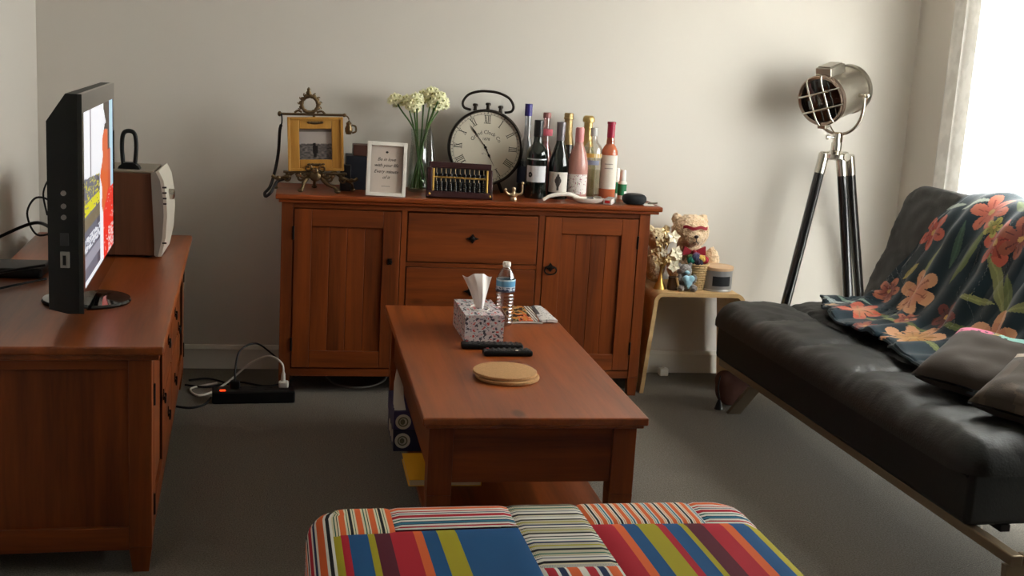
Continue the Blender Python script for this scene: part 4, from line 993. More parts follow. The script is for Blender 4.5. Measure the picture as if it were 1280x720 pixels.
# vase and flowers
va = thing('glass_vase', 'clear glass vase of green stems behind the white frame', 'vase', (.535, 5.19, B))
MB().lathe([(.0, .0), (.044, .0), (.047, .005), (.049, .03), (.046, .10), (.040, .17), (.037, .22), (.040, .262), (.042, .268), (.038, .262), (.035, .22), (.038, .17), (.043, .10), (.045, .03), (.04, .010), (0, .009)], (.535, 5.19, B), 36, cap=False).build('vase', thin_glass('vase_glass', (244, 248, 245), .03, .6), va)
MB().lathe([(.0, .011), (.043, .012), (.043, .03), (.041, .07), (0, .07)], (.535, 5.19, B), 28).build('water', thin_glass('vase_water', (240, 246, 236), .02, .2), va)
STEM = mat('green_stem', (70, 100, 46), .55); PETAL = mat('cream_petal', (240, 238, 200), .7); EYE = mat('yellow_green_eye', (170, 172, 84), .7)
heads = [(.424, 1.232), (.478, 1.228), (.510, 1.240), (.548, 1.252), (.578, 1.268), (.608, 1.252), (.628, 1.228), (.500, 1.212), (.594, 1.222)]
for k, (hx, hz) in enumerate(heads):
    nm = ('leftmost cream narcissus head standing apart in the glass vase', 'second cream narcissus from the left in the glass vase', 'cream narcissus left of the middle of the bunch', 'cream narcissus at the middle of the bunch', 'tallest cream narcissus of the bunch', 'cream narcissus right of the tallest bloom', 'rightmost cream narcissus of the bunch nearest the clock', 'low cream narcissus on the left side of the bunch', 'low cream narcissus on the right side of the bunch')[k]
    hy = 5.19 + .03 * math.sin(k * 2.4); bx_ = .535 - (hx - .53) * .34; by_ = 5.19 - .02 * math.cos(k * 2)
    fo = thing('narcissus', nm, 'flower', (bx_, by_, B + .014), 0, 'cream flowers in the vase')
    nx = .535 + max(-.026, min(.026, (hx - .535) * .5))
    MB().tube(spl([(bx_, by_, B + .014), ((bx_ + nx) / 2, 5.19, B + .14), (nx, 5.19 + .01 * math.sin(k), B + .262), (hx + (nx - hx) * .25, hy, hz - .035), (hx, hy, hz)], 6), .0036, 7).build('stem', STEM, fo)
    pm_ = MB(); em = MB()
    for j in range(7):
        a = j * 2.4; rr = .0 if j == 0 else .022
        c = Vector((hx + rr * math.cos(a), hy - .008 + .012 * math.sin(a * 1.7), hz + rr * .8 * math.sin(a)))
        d = Vector((math.cos(a) * (.6 if j else 0), -1 + .5 * math.sin(a * 3), math.sin(a) * .6 + .2)).normalized(); t1 = d.orthogonal().normalized(); t2 = d.cross(t1)
        for q in range(6):
            b = q * PI / 3 + j; e1 = t1 * math.cos(b) + t2 * math.sin(b); e2 = d.cross(e1)
            tip = c + e1 * .019 + d * .002; pm_.add([c, c + e1 * .011 + e2 * .0085 + d * .002, tip, c + e1 * .011 - e2 * .0085 + d * .002], [(0, 1, 2, 3)])
        pm_.sph(tuple(c + d * .004), (.007, .007, .007), 8, 6); em.sph(tuple(c + d * .010), .0032, 6, 5); em.tube([tuple(c), (hx, hy, hz - .012)], .0016, 5)
    pm_.build('blossom', PETAL, fo); em.build('flower_eye', EYE, fo)
# tear shaped glass
td = thing('glass_teardrop', 'clear glass teardrop bowl between the flower vase and the clock', 'glass bowl', (.598, 5.285, B))
MB().lathe([(.0, .0), (.03, .0), (.043, .012), (.048, .05), (.043, .10), (.030, .17), (.014, .24), (.004, .278), (0, .28)], (.585, 5.275, B), 32, cap=False).build('bowl', thin_glass('teardrop_glass', (238, 238, 236), .10, .95), td)
MB().sph((.585, 5.275, B + .02), (.026, .026, .012), 14, 8).build('shell', mat('pale_shell', (196, 190, 176), .5), td)
# clock
ck = thing('table_clock', 'round dark rimmed clock with roman numerals and loop handle behind the abacus', 'clock', (.83, 5.24, B))
CM = facing_y(.826, 5.225, 1.045, R(4), R(0)) @ Matrix.Rotation(R(-2.2), 4, 'Z')
RIM = mat('dark_bronze_rim', (46, 38, 32), .4, .7)
CR = .166
MB().lathe([(CR - .012, .012), (CR - .007, .024), (CR, .022), (CR + .001, .0), (CR - .006, -.03), (CR - .02, -.035), (0, -.035)], n=64, M=CM, cap=False).build('case', RIM, ck)
MB().lathe([(CR - .009, .008), (0, .008)], n=64, M=CM, cap=False).build('dial', mat('ivory_dial', (208, 200, 182), .6), ck)
m = MB()
for k in range(60):
    a = k * PI / 30; M_ = CM @ Matrix.Rotation(a, 4, 'Z'); l_ = .007 if k % 5 else .010
    m.box(-.0007 if k % 5 else -.0016, .0007 if k % 5 else .0016, CR - .022, CR - .022 + l_, .0082, .0088, M=M_)
m.lathe([(CR - .0225, .0082), (CR - .0225, .0088), (CR - .0215, .0088), (CR - .0215, .0082)], n=64, M=CM, cap=False)
mr_ = m.build('minute_track', INK, ck)
for k, t in enumerate(('XII', 'I', 'II', 'III', 'IIII', 'V', 'VI', 'VII', 'VIII', 'IX', 'X', 'XI')):
    m = MB(); M_ = CM @ Matrix.Rotation(-k * PI / 6, 4, 'Z') @ Matrix.Translation((0, CR - .044, 0)); h = .017
    wd = {'I': .0075, 'V': .014, 'X': .014}; x = -sum(wd[c] for c in t) / 2
    def stroke(xa, ya, xb, yb, w_):
        m.add([(xa - w_, ya, .0085), (xa + w_, ya, .0085), (xb + w_, yb, .0085), (xb - w_, yb, .0085)], [(0, 1, 2, 3)], M_)
    for c in t:
        c0 = x + wd[c] / 2
        if c == 'I': stroke(c0, -h, c0, h, .0016)
        elif c == 'V': stroke(c0 - .005, h, c0, -h, .0018); stroke(c0 + .005, h, c0, -h, .0007)
        else: stroke(c0 - .005, h, c0 + .005, -h, .0018); stroke(c0 + .005, h, c0 - .005, -h, .0007)
        x += wd[c]
    tw = sum(wd[c] for c in t) / 2 + .001
    for yy in (-h, h): m.add([(-tw, yy - .0009, .0085), (tw, yy - .0009, .0085), (tw, yy + .0009, .0085), (-tw, yy + .0009, .0085)], [(0, 1, 2, 3)], M_)
    m.build('numeral', INK, ck, smooth=False)
lettering('Grand Clock Co', .023, CM @ Matrix.Translation((0, -.004, .0083)), INK, ck, bend=.070, ext=.0002)
lettering('1878', .017, CM @ Matrix.Translation((0, .036, .0083)), INK, ck, ext=.0002)
lettering('N\u00b0 2', .011, CM @ Matrix.Translation((-.004, -.028, .0083)), mat('pale_ink', (110, 104, 96), .8), ck, ext=.0002)
def hand(ang, ln, wd, nm, z):
    M_ = CM @ Matrix.Rotation(-R(ang), 4, 'Z')
    m = MB().prism([(-wd, -.015), (wd, -.015), (wd * .7, ln * .55), (wd * 2.4, ln * .68), (0, ln), (-wd * 2.4, ln * .68), (-wd * .7, ln * .55)], z, z + .001, 'z', M_); return m.build(nm, IRON, ck, smooth=False)
hand(321, .118, .0016, 'minute_hand', .011); hand(151, .056, .0024, 'hour_hand', .0095)
MB().prism([(-.0012, .05), (.0012, .05), (.0005, .090), (-.0005, .090)], .0095, .0104, 'z', CM @ Matrix.Rotation(-R(151), 4, 'Z')).build('hour_hand_tip', IRON, ck, smooth=False)
MB().lathe([(.006, .008), (.006, .014), (0, .014)], n=16, M=CM).build('centre_cap', IRON, ck)
HND = [(-.112 + .0, .150), (-.128, .178), (-.112, .214), (-.06, .238), (0, .244), (.06, .238), (.112, .214), (.128, .178), (.108, .152), (.075, .158)]
HND = [(-.075, .158), (-.105, .166), (-.112, .19), (-.09, .222), (-.045, .240), (0, .244), (.045, .240), (.09, .222), (.112, .19), (.105, .166), (.075, .158)]
MB().tube([CM @ Vector((x, y, -.005)) for x, y in [p[:2] for p in spl([(a, b, 0) for a, b in HND], 6)]], .0058, 10).build('loop_handle', RIM, ck)
for x, y in ((-.056, .158), (0, .166), (.056, .158)):
    MB().lathe([(.010, 0), (.008, .008), (.008, .018), (.012, .02), (.012, .028), (.008, .031), (0, .031)], n=16, M=CM @ Matrix.Translation((x, y - .002, -.005)) @ Matrix.Rotation(R(-90), 4, 'X')).build('winder', RIM, ck)
for x in (-.07, .07): MB().tube([CM @ Vector((x, -.145, -.008)), (.826 + x * 1.3, 5.245, B)], .008, 8).build('foot', RIM, ck)
# abacus
ab = thing('abacus', 'dark wooden abacus with brass bar leaning in front of the clock', 'abacus', (.69, 4.99, B))
AM = Matrix.Translation((.688, 4.972, B)) @ Matrix.Rotation(R(1), 4, 'Y') @ Matrix.Rotation(R(-14), 4, 'X')
DW = wood('dark_rosewood', (34, 16, 18), (58, 28, 28), 0, rough=.35, knots=False)
for nm, a in (('top_rail', (-.132, .132, -.012, .012, .125, .150)), ('bottom_rail', (-.140, .140, -.014, .014, 0, .027)), ('side_rail', (-.140, -.118, -.013, .013, .027, .125)), ('side_rail', (.118, .138, -.013, .013, .027, .125))):
    MB().box(*a, .003, AM).build(nm, DW, ab)
MB().box(-.118, .118, .006, .011, .027, .125, M=AM).build('backboard', mat('black_backing', (20, 17, 18), .7), ab)
MB().box(-.120, .120, -.012, -.004, .082, .089, .0015, AM).build('brass_bar', BRASS, ab)
for x in (-.114, .114): MB().box(x - .004, x + .004, -.013, -.005, .028, .122, .0015, AM).build('brass_post', BRASS, ab)
for x in (-.128, .128): MB().sph((x, -.014, .013), (.005, .003, .005), 8, 6, AM).build('stud', BRASS, ab)
for k in range(11):
    x = -.100 + k * .02
    r_ = MB().tube([AM @ Vector((x, -.004, .025)), AM @ Vector((x, -.004, .126))], .0017, 6).build('rod', mat('pale_bamboo', (176, 150, 112), .5), ab)
    bd = MB()
    for z in [.0925, .0995] + [.031 + .0085 * q for q in range(5)]:
        bd.lathe([(.003, -.0035), (.0085, -.0012), (.0085, .0012), (.003, .0035)], n=10, M=AM @ Matrix.Translation((x, -.004, z)))
    bd.build('beads', mat('black_bead', (26, 20, 22), .25), r_)
# little brass candelabra
cb = thing('small_candelabra', 'tiny brass candelabra with three curled arms beside the dark wine bottle', 'candelabra', (.919, 4.975, B))
PB = mat('pale_brass', (196, 170, 138), .3, .9)
MB().lathe([(.0, 0), (.014, 0), (.016, .006), (.012, .014), (.016, .022), (.008, .028), (.006, .04), (.009, .048), (.006, .056), (0, .056)], (.919, 4.975, B), 16).build('stem', PB, cb)
for sg in (-1, 1):
    z_ = .075 if sg > 0 else .045
    MB().tube(spl([(.919, 4.975, B + .03), (.919 + sg * .02, 4.972, B + .026), (.919 + sg * .034, 4.97, B + .036), (.919 + sg * (.038 - .004 * (sg > 0)), 4.97, B + z_)], 6), [.005] * 12 + [.0042] * 7, 8).sph((.919 + sg * .036, 4.97, B + z_), .007, 10, 7).build('arm', PB, cb)
# ------------------------------------------------------------------ bottles
def bottle(name, label, cat, x, y, H, Rb, prof_, body, parts=(), grp='bottles on the sideboard'):
    t = thing(name, label, cat, (x, y, B), 0, grp)
    MB().lathe([(r_ * Rb, z * H) for r_, z in prof_], (x, y, B), 36).build('glass', body, t)
    for p in parts:
        if p[0] == 'sleeve': MB().lathe([(r_ * Rb + .0008, z * H) for r_, z in p[2]], (x, y, B), 28).build(p[1], p[3], t)
        else:
            _, nm, z0, z1, m_, colf, span, face_ = p
            def lp_(u, v, z0=z0, z1=z1, span=span, face_=face_):
                a = R(face_ - span + 2 * span * u); return (x + (Rb + .0010) * math.cos(a), y + (Rb + .0010) * math.sin(a), B + (z0 + (z1 - z0) * v))
            grid(nm, 40, 40, lp_, m_, t, col=colf)
    return t
BORD = [(0, 0), (.92, 0), (1, .015), (1, .56), (.97, .60), (.80, .645), (.50, .69), (.40, .73), (.385, .80), (.385, .975), (.42, .976), (.42, .995), (.36, 1), (0, 1)]
BURG = [(0, 0), (.92, 0), (1, .015), (1, .42), (.97, .47), (.80, .56), (.58, .65), (.42, .72), (.37, .80), (.35, .97), (.40, .972), (.40, .995), (0, 1)]
TALL = [(0, 0), (.92, 0), (1, .01), (1, .40), (.90, .47), (.62, .56), (.42, .64), (.38, .75), (.38, 1), (0, 1)]
DG = mat('dark_green_glass', (12, 18, 14), .06, coat=.5)
LAB = attr_mat('paper_label', .7)
d_face = lambda x, y: math.degrees(math.atan2(-y, -x))
def labA(u, v):
    c = (206, 204, 206)
    if math.hypot((u - .22) * 1.6, v - .45) < .17: c = (36, 30, 34)
    if math.hypot((u - .22) * 1.6, v - .45) < .06: c = (150, 146, 146)
    return c
bottle('wine_bottle', 'dark red wine bottle with white label and round black emblem', 'bottle', 1.036, 5.10, .336, .046, BORD, DG,
       [('sleeve', 'capsule', [(.40, .79), (.42, .80), (.42, .995), (.36, 1.002), (0, 1.002)], mat('black_capsule', (24, 22, 24), .35)), ('label', 'label', .072, .142, LAB, labA, 58, d_face(1.036, 5.10)),
        ('label', 'neck_band', .168, .173, mat('silver_band', (196, 196, 200), .35, .5), None, 62, d_face(1.036, 5.10))])
def labB(u, v):
    c = (210, 202, 192)
    if abs(u - .5) < .06 + .09 * math.exp(-((v - .58) / .18) ** 2) - .02 * (v < .3) and .1 < v < .8: c = (56, 48, 42)
    if math.hypot((u - .5) * 1.2, v - .84) < .07: c = (56, 48, 42)
    return c
bottle('wine_bottle', 'dark green wine bottle with grey capsule and dark figure on its label', 'bottle', 1.137, 5.11, .333, .045, BURG, DG,
       [('sleeve', 'capsule', [(.375, .72), (.385, .80), (.42, .97), (.42, .995), (0, 1.003)], mat('grey_capsule', (122, 116, 120), .3, .5)), ('label', 'label', .030, .118, LAB, labB, 60, d_face(1.137, 5.11))])
bottle('spirit_bottle', 'tall clear bottle with purple cap between the clock and dark wine bottle', 'bottle', 1.012, 5.23, .398, .036, TALL, thin_glass('clear_bottle', (222, 226, 230), .1, .7),
       [('sleeve', 'cap', [(.40, .865), (.44, .868), (.44, .998), (0, 1.0)], mat('purple_cap', (52, 42, 120), .4)), ('sleeve', 'contents', [(.90, .02), (.9, .36), (0, .36)], thin_glass('pale_spirit', (190, 196, 206), .02, .2)),
        ('label', 'label', .05, .125, mat('navy_label', (26, 36, 62), .5), None, 80, d_face(1.012, 5.23))])
PK = mat('pink_gin', (206, 150, 148), .08, trans=.45, coat=.3)
bottle('spirit_bottle', 'clear pink bottle with pink neck label behind the two dark wine bottles', 'bottle', 1.103, 5.26, .358, .036, TALL, thin_glass('pinkish_bottle', (236, 206, 204), .1, .6),
       [('sleeve', 'stopper', [(.40, .94), (.46, .945), (.46, 1.0), (.40, 1.012), (0, 1.012)], mat('pinkish_stopper', (150, 96, 92), .5)), ('sleeve', 'contents', [(.92, .02), (.94, .40), (.60, .54), (.34, .64), (.34, .66), (0, .66)], PK),
        ('label', 'neck_label', .262, .292, mat('pink_label', (206, 96, 110), .6), None, 50, d_face(1.103, 5.26))])
bottle_ch = [(0, 0), (.92, 0), (1, .02), (1, .36), (.95, .44), (.75, .56), (.50, .68), (.40, .76), (.36, .92), (.44, .925), (.44, .95), (.40, .955), (.43, .985), (.36, 1), (0, 1)]
GF = mat('gold_foil', (166, 142, 100), .4, .8, bump=.3, bs=120)
bottle('champagne_bottle', 'dark sparkling wine bottle with gold foil neck behind the dark green bottle', 'bottle', 1.203, 5.265, .364, .045, bottle_ch, DG,
       [('sleeve', 'foil', [(.62, .62), (.53, .68), (.43, .76), (.39, .92), (.47, .925), (.47, .95), (.43, .955), (.46, .985), (.38, 1.002), (0, 1.002)], GF)])
def labP(u, v):
    n_ = noise.noise(Vector((u * 14, v * 14, 7)))
    return (150, 70, 96) if n_ > .42 else ((120, 124, 90) if n_ < -.45 else (224, 214, 210))
bottle('wine_bottle', 'frosted pink wine bottle with white label of scattered petals', 'bottle', 1.221, 5.11, .311, .046, [(0, 0), (.92, 0), (1, .015), (1, .42), (.95, .52), (.72, .66), (.42, .76), (.36, .84), (.36, .97), (.30, 1), (0, 1)], mat('pink_wine', (226, 164, 152), .2, trans=.4, coat=.2),
       [('sleeve', 'capsule', [(.385, .80), (.40, .84), (.40, .985), (.30, 1.005), (0, 1.005)], mat('pink_capsule', (206, 132, 132), .4)), ('label', 'label', .026, .112, LAB, labP, 66, d_face(1.221, 5.11))])
bottle('champagne_bottle', 'sparkling wine bottle with gold top behind the clear spirit bottle', 'bottle', 1.296, 5.27, .356, .045, bottle_ch, mat('pale_green_glass', (198, 190, 150), .1, trans=.6),
       [('sleeve', 'foil', [(.62, .62), (.53, .68), (.43, .76), (.41, .92), (.58, .925), (.58, .96), (.52, .985), (.38, 1.002), (0, 1.002)], mat('bright_gold_foil', (188, 160, 104), .36, .8, bump=.25, bs=120))])
def labC(u, v):
    if v > .80: return (214, 176, 92) if noise.noise(Vector((u * 40, v * 14, 1))) > -.2 else (226, 214, 190)
    if .45 < v < .75 and noise.noise(Vector((u * 34, v * 18, 4))) > .12: return (112, 120, 150)
    return (206, 200, 190)
bottle('spirit_bottle', 'clear rounded spirit bottle with gold band and faint blue lettering', 'bottle', 1.300, 5.17, .309, .046, [(0, 0), (.92, 0), (1, .015), (1, .60), (.96, .68), (.78, .75), (.45, .80), (.31, .84), (.29, .90), (.30, 1), (0, 1)], thin_glass('clear_spirit_bottle', (244, 242, 236), .10, .7),
       [('sleeve', 'contents', [(.90, .03), (.92, .40), (0, .40)], thin_glass('spirit_contents', (246, 244, 234), .02, .2)), ('sleeve', 'cap', [(.33, .885), (.34, 1.0), (0, 1.004)], mat('clear_stopper', (206, 204, 200), .2)), ('label', 'gold_band', .182, .200, LAB, lambda u, v: labC(u, .9), 70, d_face(1.300, 5.17)),
        ('label', 'blue_lettering', .150, .170, mat('faded_blue_print', (128, 132, 152), .6), None, 40, d_face(1.300, 5.17))])
bottle('wine_bottle', 'orange rose wine bottle with dark pink capsule and tall white label', 'bottle', 1.371, 5.15, .340, .0365, [(0, 0), (.92, 0), (1, .015), (1, .58), (.96, .63), (.72, .685), (.46, .72), (.42, .78), (.40, .97), (.46, .972), (.46, .995), (0, 1)], mat('orange_rose_wine', (214, 116, 78), .08, trans=.35, coat=.3),
       [('sleeve', 'capsule', [(.44, .80), (.45, .97), (.50, .972), (.50, .995), (.46, 1.002), (0, 1.002)], mat('dark_pink_capsule', (158, 28, 60), .35)), ('label', 'label', .048, .196, LAB, lambda u, v: (150, 140, 132) if (.72 < v < .76 or .60 < v < .62) and .3 < u < .7 else (222, 212, 198), 72, d_face(1.371, 5.15)),
        ('sleeve', 'glass_neck', [(.49, .725), (.445, .79), (.0, .795)], thin_glass('rose_neck', (236, 206, 190), .1, .5))])
for k, (x, y) in enumerate(((1.445, 5.17), (1.437, 5.25))):
    sp = thing('spray_bottle', ('small white spray bottle with green label at the front by the black speaker', 'small white spray bottle with green label tucked behind its twin')[k], 'spray bottle', (x, y, B), 0, 'small white spray bottles')
    MB().lathe([(0, 0), (.019, 0), (.020, .004), (.020, .072), (.016, .080), (.012, .084), (0, .084)], (x, y, B), 24).build('bottle', WHITE, sp)
    MB().lathe([(.0135, .083), (.0145, .085), (.0135, .122), (.0115, .130), (0, .130)], (x, y, B), 20).build('cap', mat('white_cap', (232, 230, 224), .35), sp)
    a0_ = d_face(x, y)
    grid('label', 20, 8, lambda u, v: (x + .0207 * math.cos(R(a0_ - 75 + 150 * u)), y + .0207 * math.sin(R(a0_ - 75 + 150 * u)), B + .018 + .050 * v), attr_mat('green_label', .5), sp, col=lambda u, v: (232, 230, 224) if u > .70 and v < .4 else (16, 110, 66))
# spoon rest, small box, speaker, pen
sr = thing('spoon_rest', 'white ceramic ladle shaped spoon rest at the front edge of the sideboard', 'spoon rest', (1.2, 4.975, B))
CER = mat('white_ceramic', (226, 218, 208), .25, coat=.3)
m = MB()
for sc_, fl in ((1, 0), (.9, .004)):
    pass
bw = [(0, .004), (.035, .004), (.052, .012), (.062, .026), (.060, .027), (.050, .015), (.034, .008), (0, .008)]
MB().lathe(bw, (0, 0, 0), 36, Matrix.Translation((1.245, 4.975, B - .004)) @ Matrix.Diagonal((1.15, .62, 1, 1)), cap=False).build('bowl', CER, sr)
MB().tube(spl([(1.205, 4.975, B + .020), (1.165, 4.972, B + .034), (1.12, 4.968, B + .034), (1.075, 4.965, B + .026), (1.045, 4.965, B + .009)], 7), [.008] * 7 + [.009] * 7 + [.0085] * 7 + [.0075] * 8, 10).build('handle', CER, sr)
for k, (x, y, a, lb_) in enumerate(((1.255, 4.985, 20, 'small dark metal trinket lying in the spoon rest'), (1.285, 4.972, -35, 'small grey key ring piece at right of the spoon rest bowl'))):
    o = MB().box(-.016, .016, -.005, .005, 0, .009, .003, Matrix.Translation((x, y, B + .016 + .006 * k)) @ Matrix.Rotation(R(a), 4, 'Z')).build('trinket', (mat('dark_metal', (60, 52, 50), .4, .6), STEEL)[k]); tag(top(o, (x, y, B + .016 + .006 * k)), lb_, 'trinket')
sbx = thing('small_carton', 'narrow white carton with red print pointing out beside the black speaker', 'box', (1.345, 4.995, B), R(-25))
MB().box(-.018, .018, -.055, .055, 0, .022, .0015).build('carton', mat('white_carton', (214, 206, 200), .6), sbx, w=False)
MB().box(-.011, .011, -.0565, -.0548, .006, .017).build('red_print', mat('red_print', (190, 30, 28), .5), sbx, w=False)
MB().box(-.016, .016, -.052, .05, .0218, .0226).build('grey_print', mat('grey_print', (150, 140, 136), .6), sbx, w=False)
ec = thing('smart_speaker', 'black round flattened speaker puck at the right of the sideboard top', 'speaker', (1.455, 5.0, B))
MB().lathe([(.034, .0), (.044, .004), (.052, .014), (.054, .023), (.052, .032), (.045, .040), (.036, .043)], (1.455, 5.0, B), 40).build('fabric_body', mat('charcoal_mesh', (28, 30, 33), .85, bump=.3, bs=900), ec)
MB().lathe([(.036, .043), (.034, .0445), (0, .0445)], (1.455, 5.0, B), 36).build('top_plate', BLACK, ec)
pn = MB().tube([(1.515, 4.99, B + .005), (1.552, 4.97, B + .012)], .004, 8).build('pen', STEEL); tag(top(pn, (1.53, 4.98, B)), 'short silver pen at the far right corner of the sideboard', 'pen')
pp = MB().box(1.488, 1.535, 4.955, 5.02, B, B + .003, .0008).build('paper_slip', PAPER); tag(top(pp, (1.51, 4.985, B)), 'white slip of paper under the silver pen', 'paper')

# ------------------------------------------------------------------ on the side table
Z = TZ
# teddy bear
tbr = thing('teddy_bear', 'large beige teddy bear with red ribbon over its eyes and red bow', 'teddy bear', (1.80, 5.19, Z))
FUR = mat('beige_fur', (218, 188, 152), .95, bump=.8, bs=110, sheen=.4, var=.15, vs=60)
o = (1.79, 5.20, Z)
def P3(x, y, z): return (o[0] + x, o[1] + y, o[2] + z)
blob('body', [(P3(.02, .015, .085), (.085, .07, .10)), (P3(.0, .0, .245), (.088, .075, .080)), (P3(-.062, .02, .300), (.026, .02, .026)), (P3(.062, .02, .298), (.026, .02, .026)), (P3(.0, -.062, .225), (.044, .04, .036)),
              (P3(.108, -.01, .10), (.038, .036, .078)), (P3(-.07, -.015, .10), (.034, .034, .07)), (P3(.08, -.07, .035), (.04, .055, .036)), (P3(-.05, -.06, .035), (.04, .05, .036)), (P3(.0, .0, .17), (.055, .055, .05))], FUR, tbr, .006, .006, 90)
MB().sph(P3(-.004, -.102, .236), (.011, .008, .008), 12, 8).build('nose', mat('dark_brown_nose', (44, 24, 22), .4), tbr)
MB().tube(spl([P3(-.004, -.104, .228), P3(-.004, -.104, .214), P3(-.018, -.098, .206)], 4), .002, 5).tube(spl([P3(-.004, -.104, .214), P3(.010, -.098, .206)], 4), .002, 5).build('mouth', mat('dark_brown_nose', (44, 24, 22), .4), tbr)
RED = mat('dark_red_ribbon', (140, 26, 40), .5)
grid('eye_ribbon', 30, 3, lambda u, v: P3(.086 * math.cos(R(228 + 84 * u)) * 1.0, .0 + .081 * math.sin(R(228 + 84 * u)) - .006, .266 + .014 * v + .004 * math.sin(u * 12)), RED, tbr, thick=.003)
bw_ = MB()
for sg in (-1, 1): bw_.add([P3(0, -.075, .165), P3(sg * .05, -.085, .19), P3(sg * .055, -.08, .148), P3(0, -.075, .155), P3(0, -.066, .165), P3(sg * .05, -.07, .19), P3(sg * .055, -.066, .148), P3(0, -.066, .155)], [(0, 1, 2, 3), (7, 6, 5, 4), (0, 4, 5, 1), (1, 5, 6, 2), (2, 6, 7, 3)])
bw_.sph(P3(0, -.078, .16), (.012, .012, .014)); bw_.build('bow', RED, tbr)
# pale plush behind the flowers
pb = thing('plush_toy', 'pale beige plush toy half hidden behind the golden flowers', 'plush toy', (1.645, 5.22, Z))
blob('body', [((1.645, 5.23, Z + .09), (.05, .05, .09)), ((1.645, 5.225, Z + .205), (.052, .048, .05)), ((1.605, 5.23, Z + .25), (.018, .014, .02)), ((1.685, 5.23, Z + .25), (.018, .014, .02)), ((1.64, 5.18, Z + .19), (.024, .02, .02))], mat('pale_fur', (206, 184, 146), .95, bump=.7, bs=110, sheen=.3), pb, .006, .005, 90)
for x in (1.625, 1.662): MB().sph((x, 5.178, Z + .215), .005, 8, 6).build('eye', BLACK, pb)
# golden flower ornament
gf2 = thing('flower_ornament', 'golden metal flower tree ornament beside the sideboard', 'ornament', (1.655, 5.10, Z))
GP = mat('champagne_gold', (206, 178, 128), .45, .5); IV = mat('ivory_gold_petal', (232, 220, 192), .45, .1)
MB().lathe([(0, 0), (.030, 0), (.028, .006), (.012, .04), (.007, .075), (.005, .10), (0, .10)], (1.628, 5.08, Z), 18).build('base', BRASS, gf2)
sm_ = MB(); fl_ = []
pts_ = [(1.668, 5.06, .238), (1.680, 5.05, .172), (1.672, 5.04, .112), (1.632, 5.07, .165), (1.70, 5.07, .150), (1.615, 5.09, .205), (1.645, 5.08, .215), (1.612, 5.07, .125), (1.652, 5.05, .140), (1.69, 5.09, .115), (1.60, 5.11, .16), (1.64, 5.10, .26)]
for k, (x, y, z) in enumerate(pts_):
    sm_.tube(spl([(1.628, 5.08, Z + .08), ((1.628 + x) / 2, 5.09, Z + .06 + z * .5), (x, y + .006, Z + z)], 5), .0025, 6)
    m = MB(); c = Vector((x, y, Z + z)); d = Vector(((x - 1.64) * 4, -1, (z - .16) * 2)).normalized(); t1 = d.orthogonal().normalized(); t2 = d.cross(t1); rr = .032 if k < 3 else .021
    for q in range(5):
        b = q * 2 * PI / 5 + k; e1 = t1 * math.cos(b) + t2 * math.sin(b); e2 = d.cross(e1)
        m.add([c, c + e1 * rr * .55 + e2 * rr * .38 + d * .004, c + e1 * rr + d * .002, c + e1 * rr * .55 - e2 * rr * .38 + d * .004, c - d * .003], [(0, 1, 2, 3), (0, 3, 4), (0, 4, 1), (1, 4, 2), (2, 4, 3)])
    m.sph(tuple(c + d * .003), .005, 8, 6); m.build('blossom', IV if k < 5 else GP, gf2, smooth=False)
sm_.build('stems', BRASS, gf2)
# grey bear holding a blue heart
gbr = thing('small_grey_bear', 'small grey plush bear hugging a pale blue heart', 'plush toy', (1.735, 5.045, Z))
gx, gy = 1.735, 5.05
blob('body', [((gx, gy, Z + .036), (.034, .028, .036)), ((gx - .006, gy + .004, Z + .088), (.034, .03, .030)), ((gx - .034, gy + .01, Z + .112), (.012, .008, .012)), ((gx + .022, gy + .01, Z + .114), (.012, .008, .012)), ((gx - .028, gy - .026, Z + .015), (.017, .022, .015)), ((gx + .030, gy - .026, Z + .015), (.018, .022, .016)), ((gx - .034, gy - .014, Z + .055), (.012, .016, .02)), ((gx + .036, gy - .012, Z + .055), (.012, .016, .02))],
     mat('grey_fur', (128, 122, 118), .95, bump=.6, bs=160, sheen=.3), gbr, .004, .003, 120)
blob('heart', [((gx - .011, gy - .040, Z + .060), (.017, .011, .016)), ((gx + .013, gy - .040, Z + .060), (.017, .011, .016)), ((gx + .001, gy - .040, Z + .042), (.019, .011, .018)), ((gx + .001, gy - .040, Z + .026), (.008, .009, .012))], mat('pale_blue_plush', (150, 190, 206), .8), gbr, .003)
MB().sph((gx - .004, gy - .028, Z + .086), (.012, .009, .009)).build('muzzle', mat('pale_blue_plush', (150, 190, 206), .8), gbr)
# small brown book/wood piece left of the bear
lg = MB().lathe([(0, 0), (.024, 0), (.026, .008), (.022, .05), (.024, .058), (0, .058)], (1.682, 5.06, Z), 20).build('pot', mat('dark_brown_pot', (72, 52, 38), .5)); tag(top(lg, (1.682, 5.06, Z)), 'small dark brown pot between the golden flowers and grey bear', 'pot')
pk = MB().tube([(1.700, 5.022, Z + .003), (1.688, 5.03, Z + .060)], .006, 8).build('wooden_peg', PLY); tag(top(pk, (1.70, 5.02, Z)), 'pale wooden peg leaning against the small brown pot', 'peg')
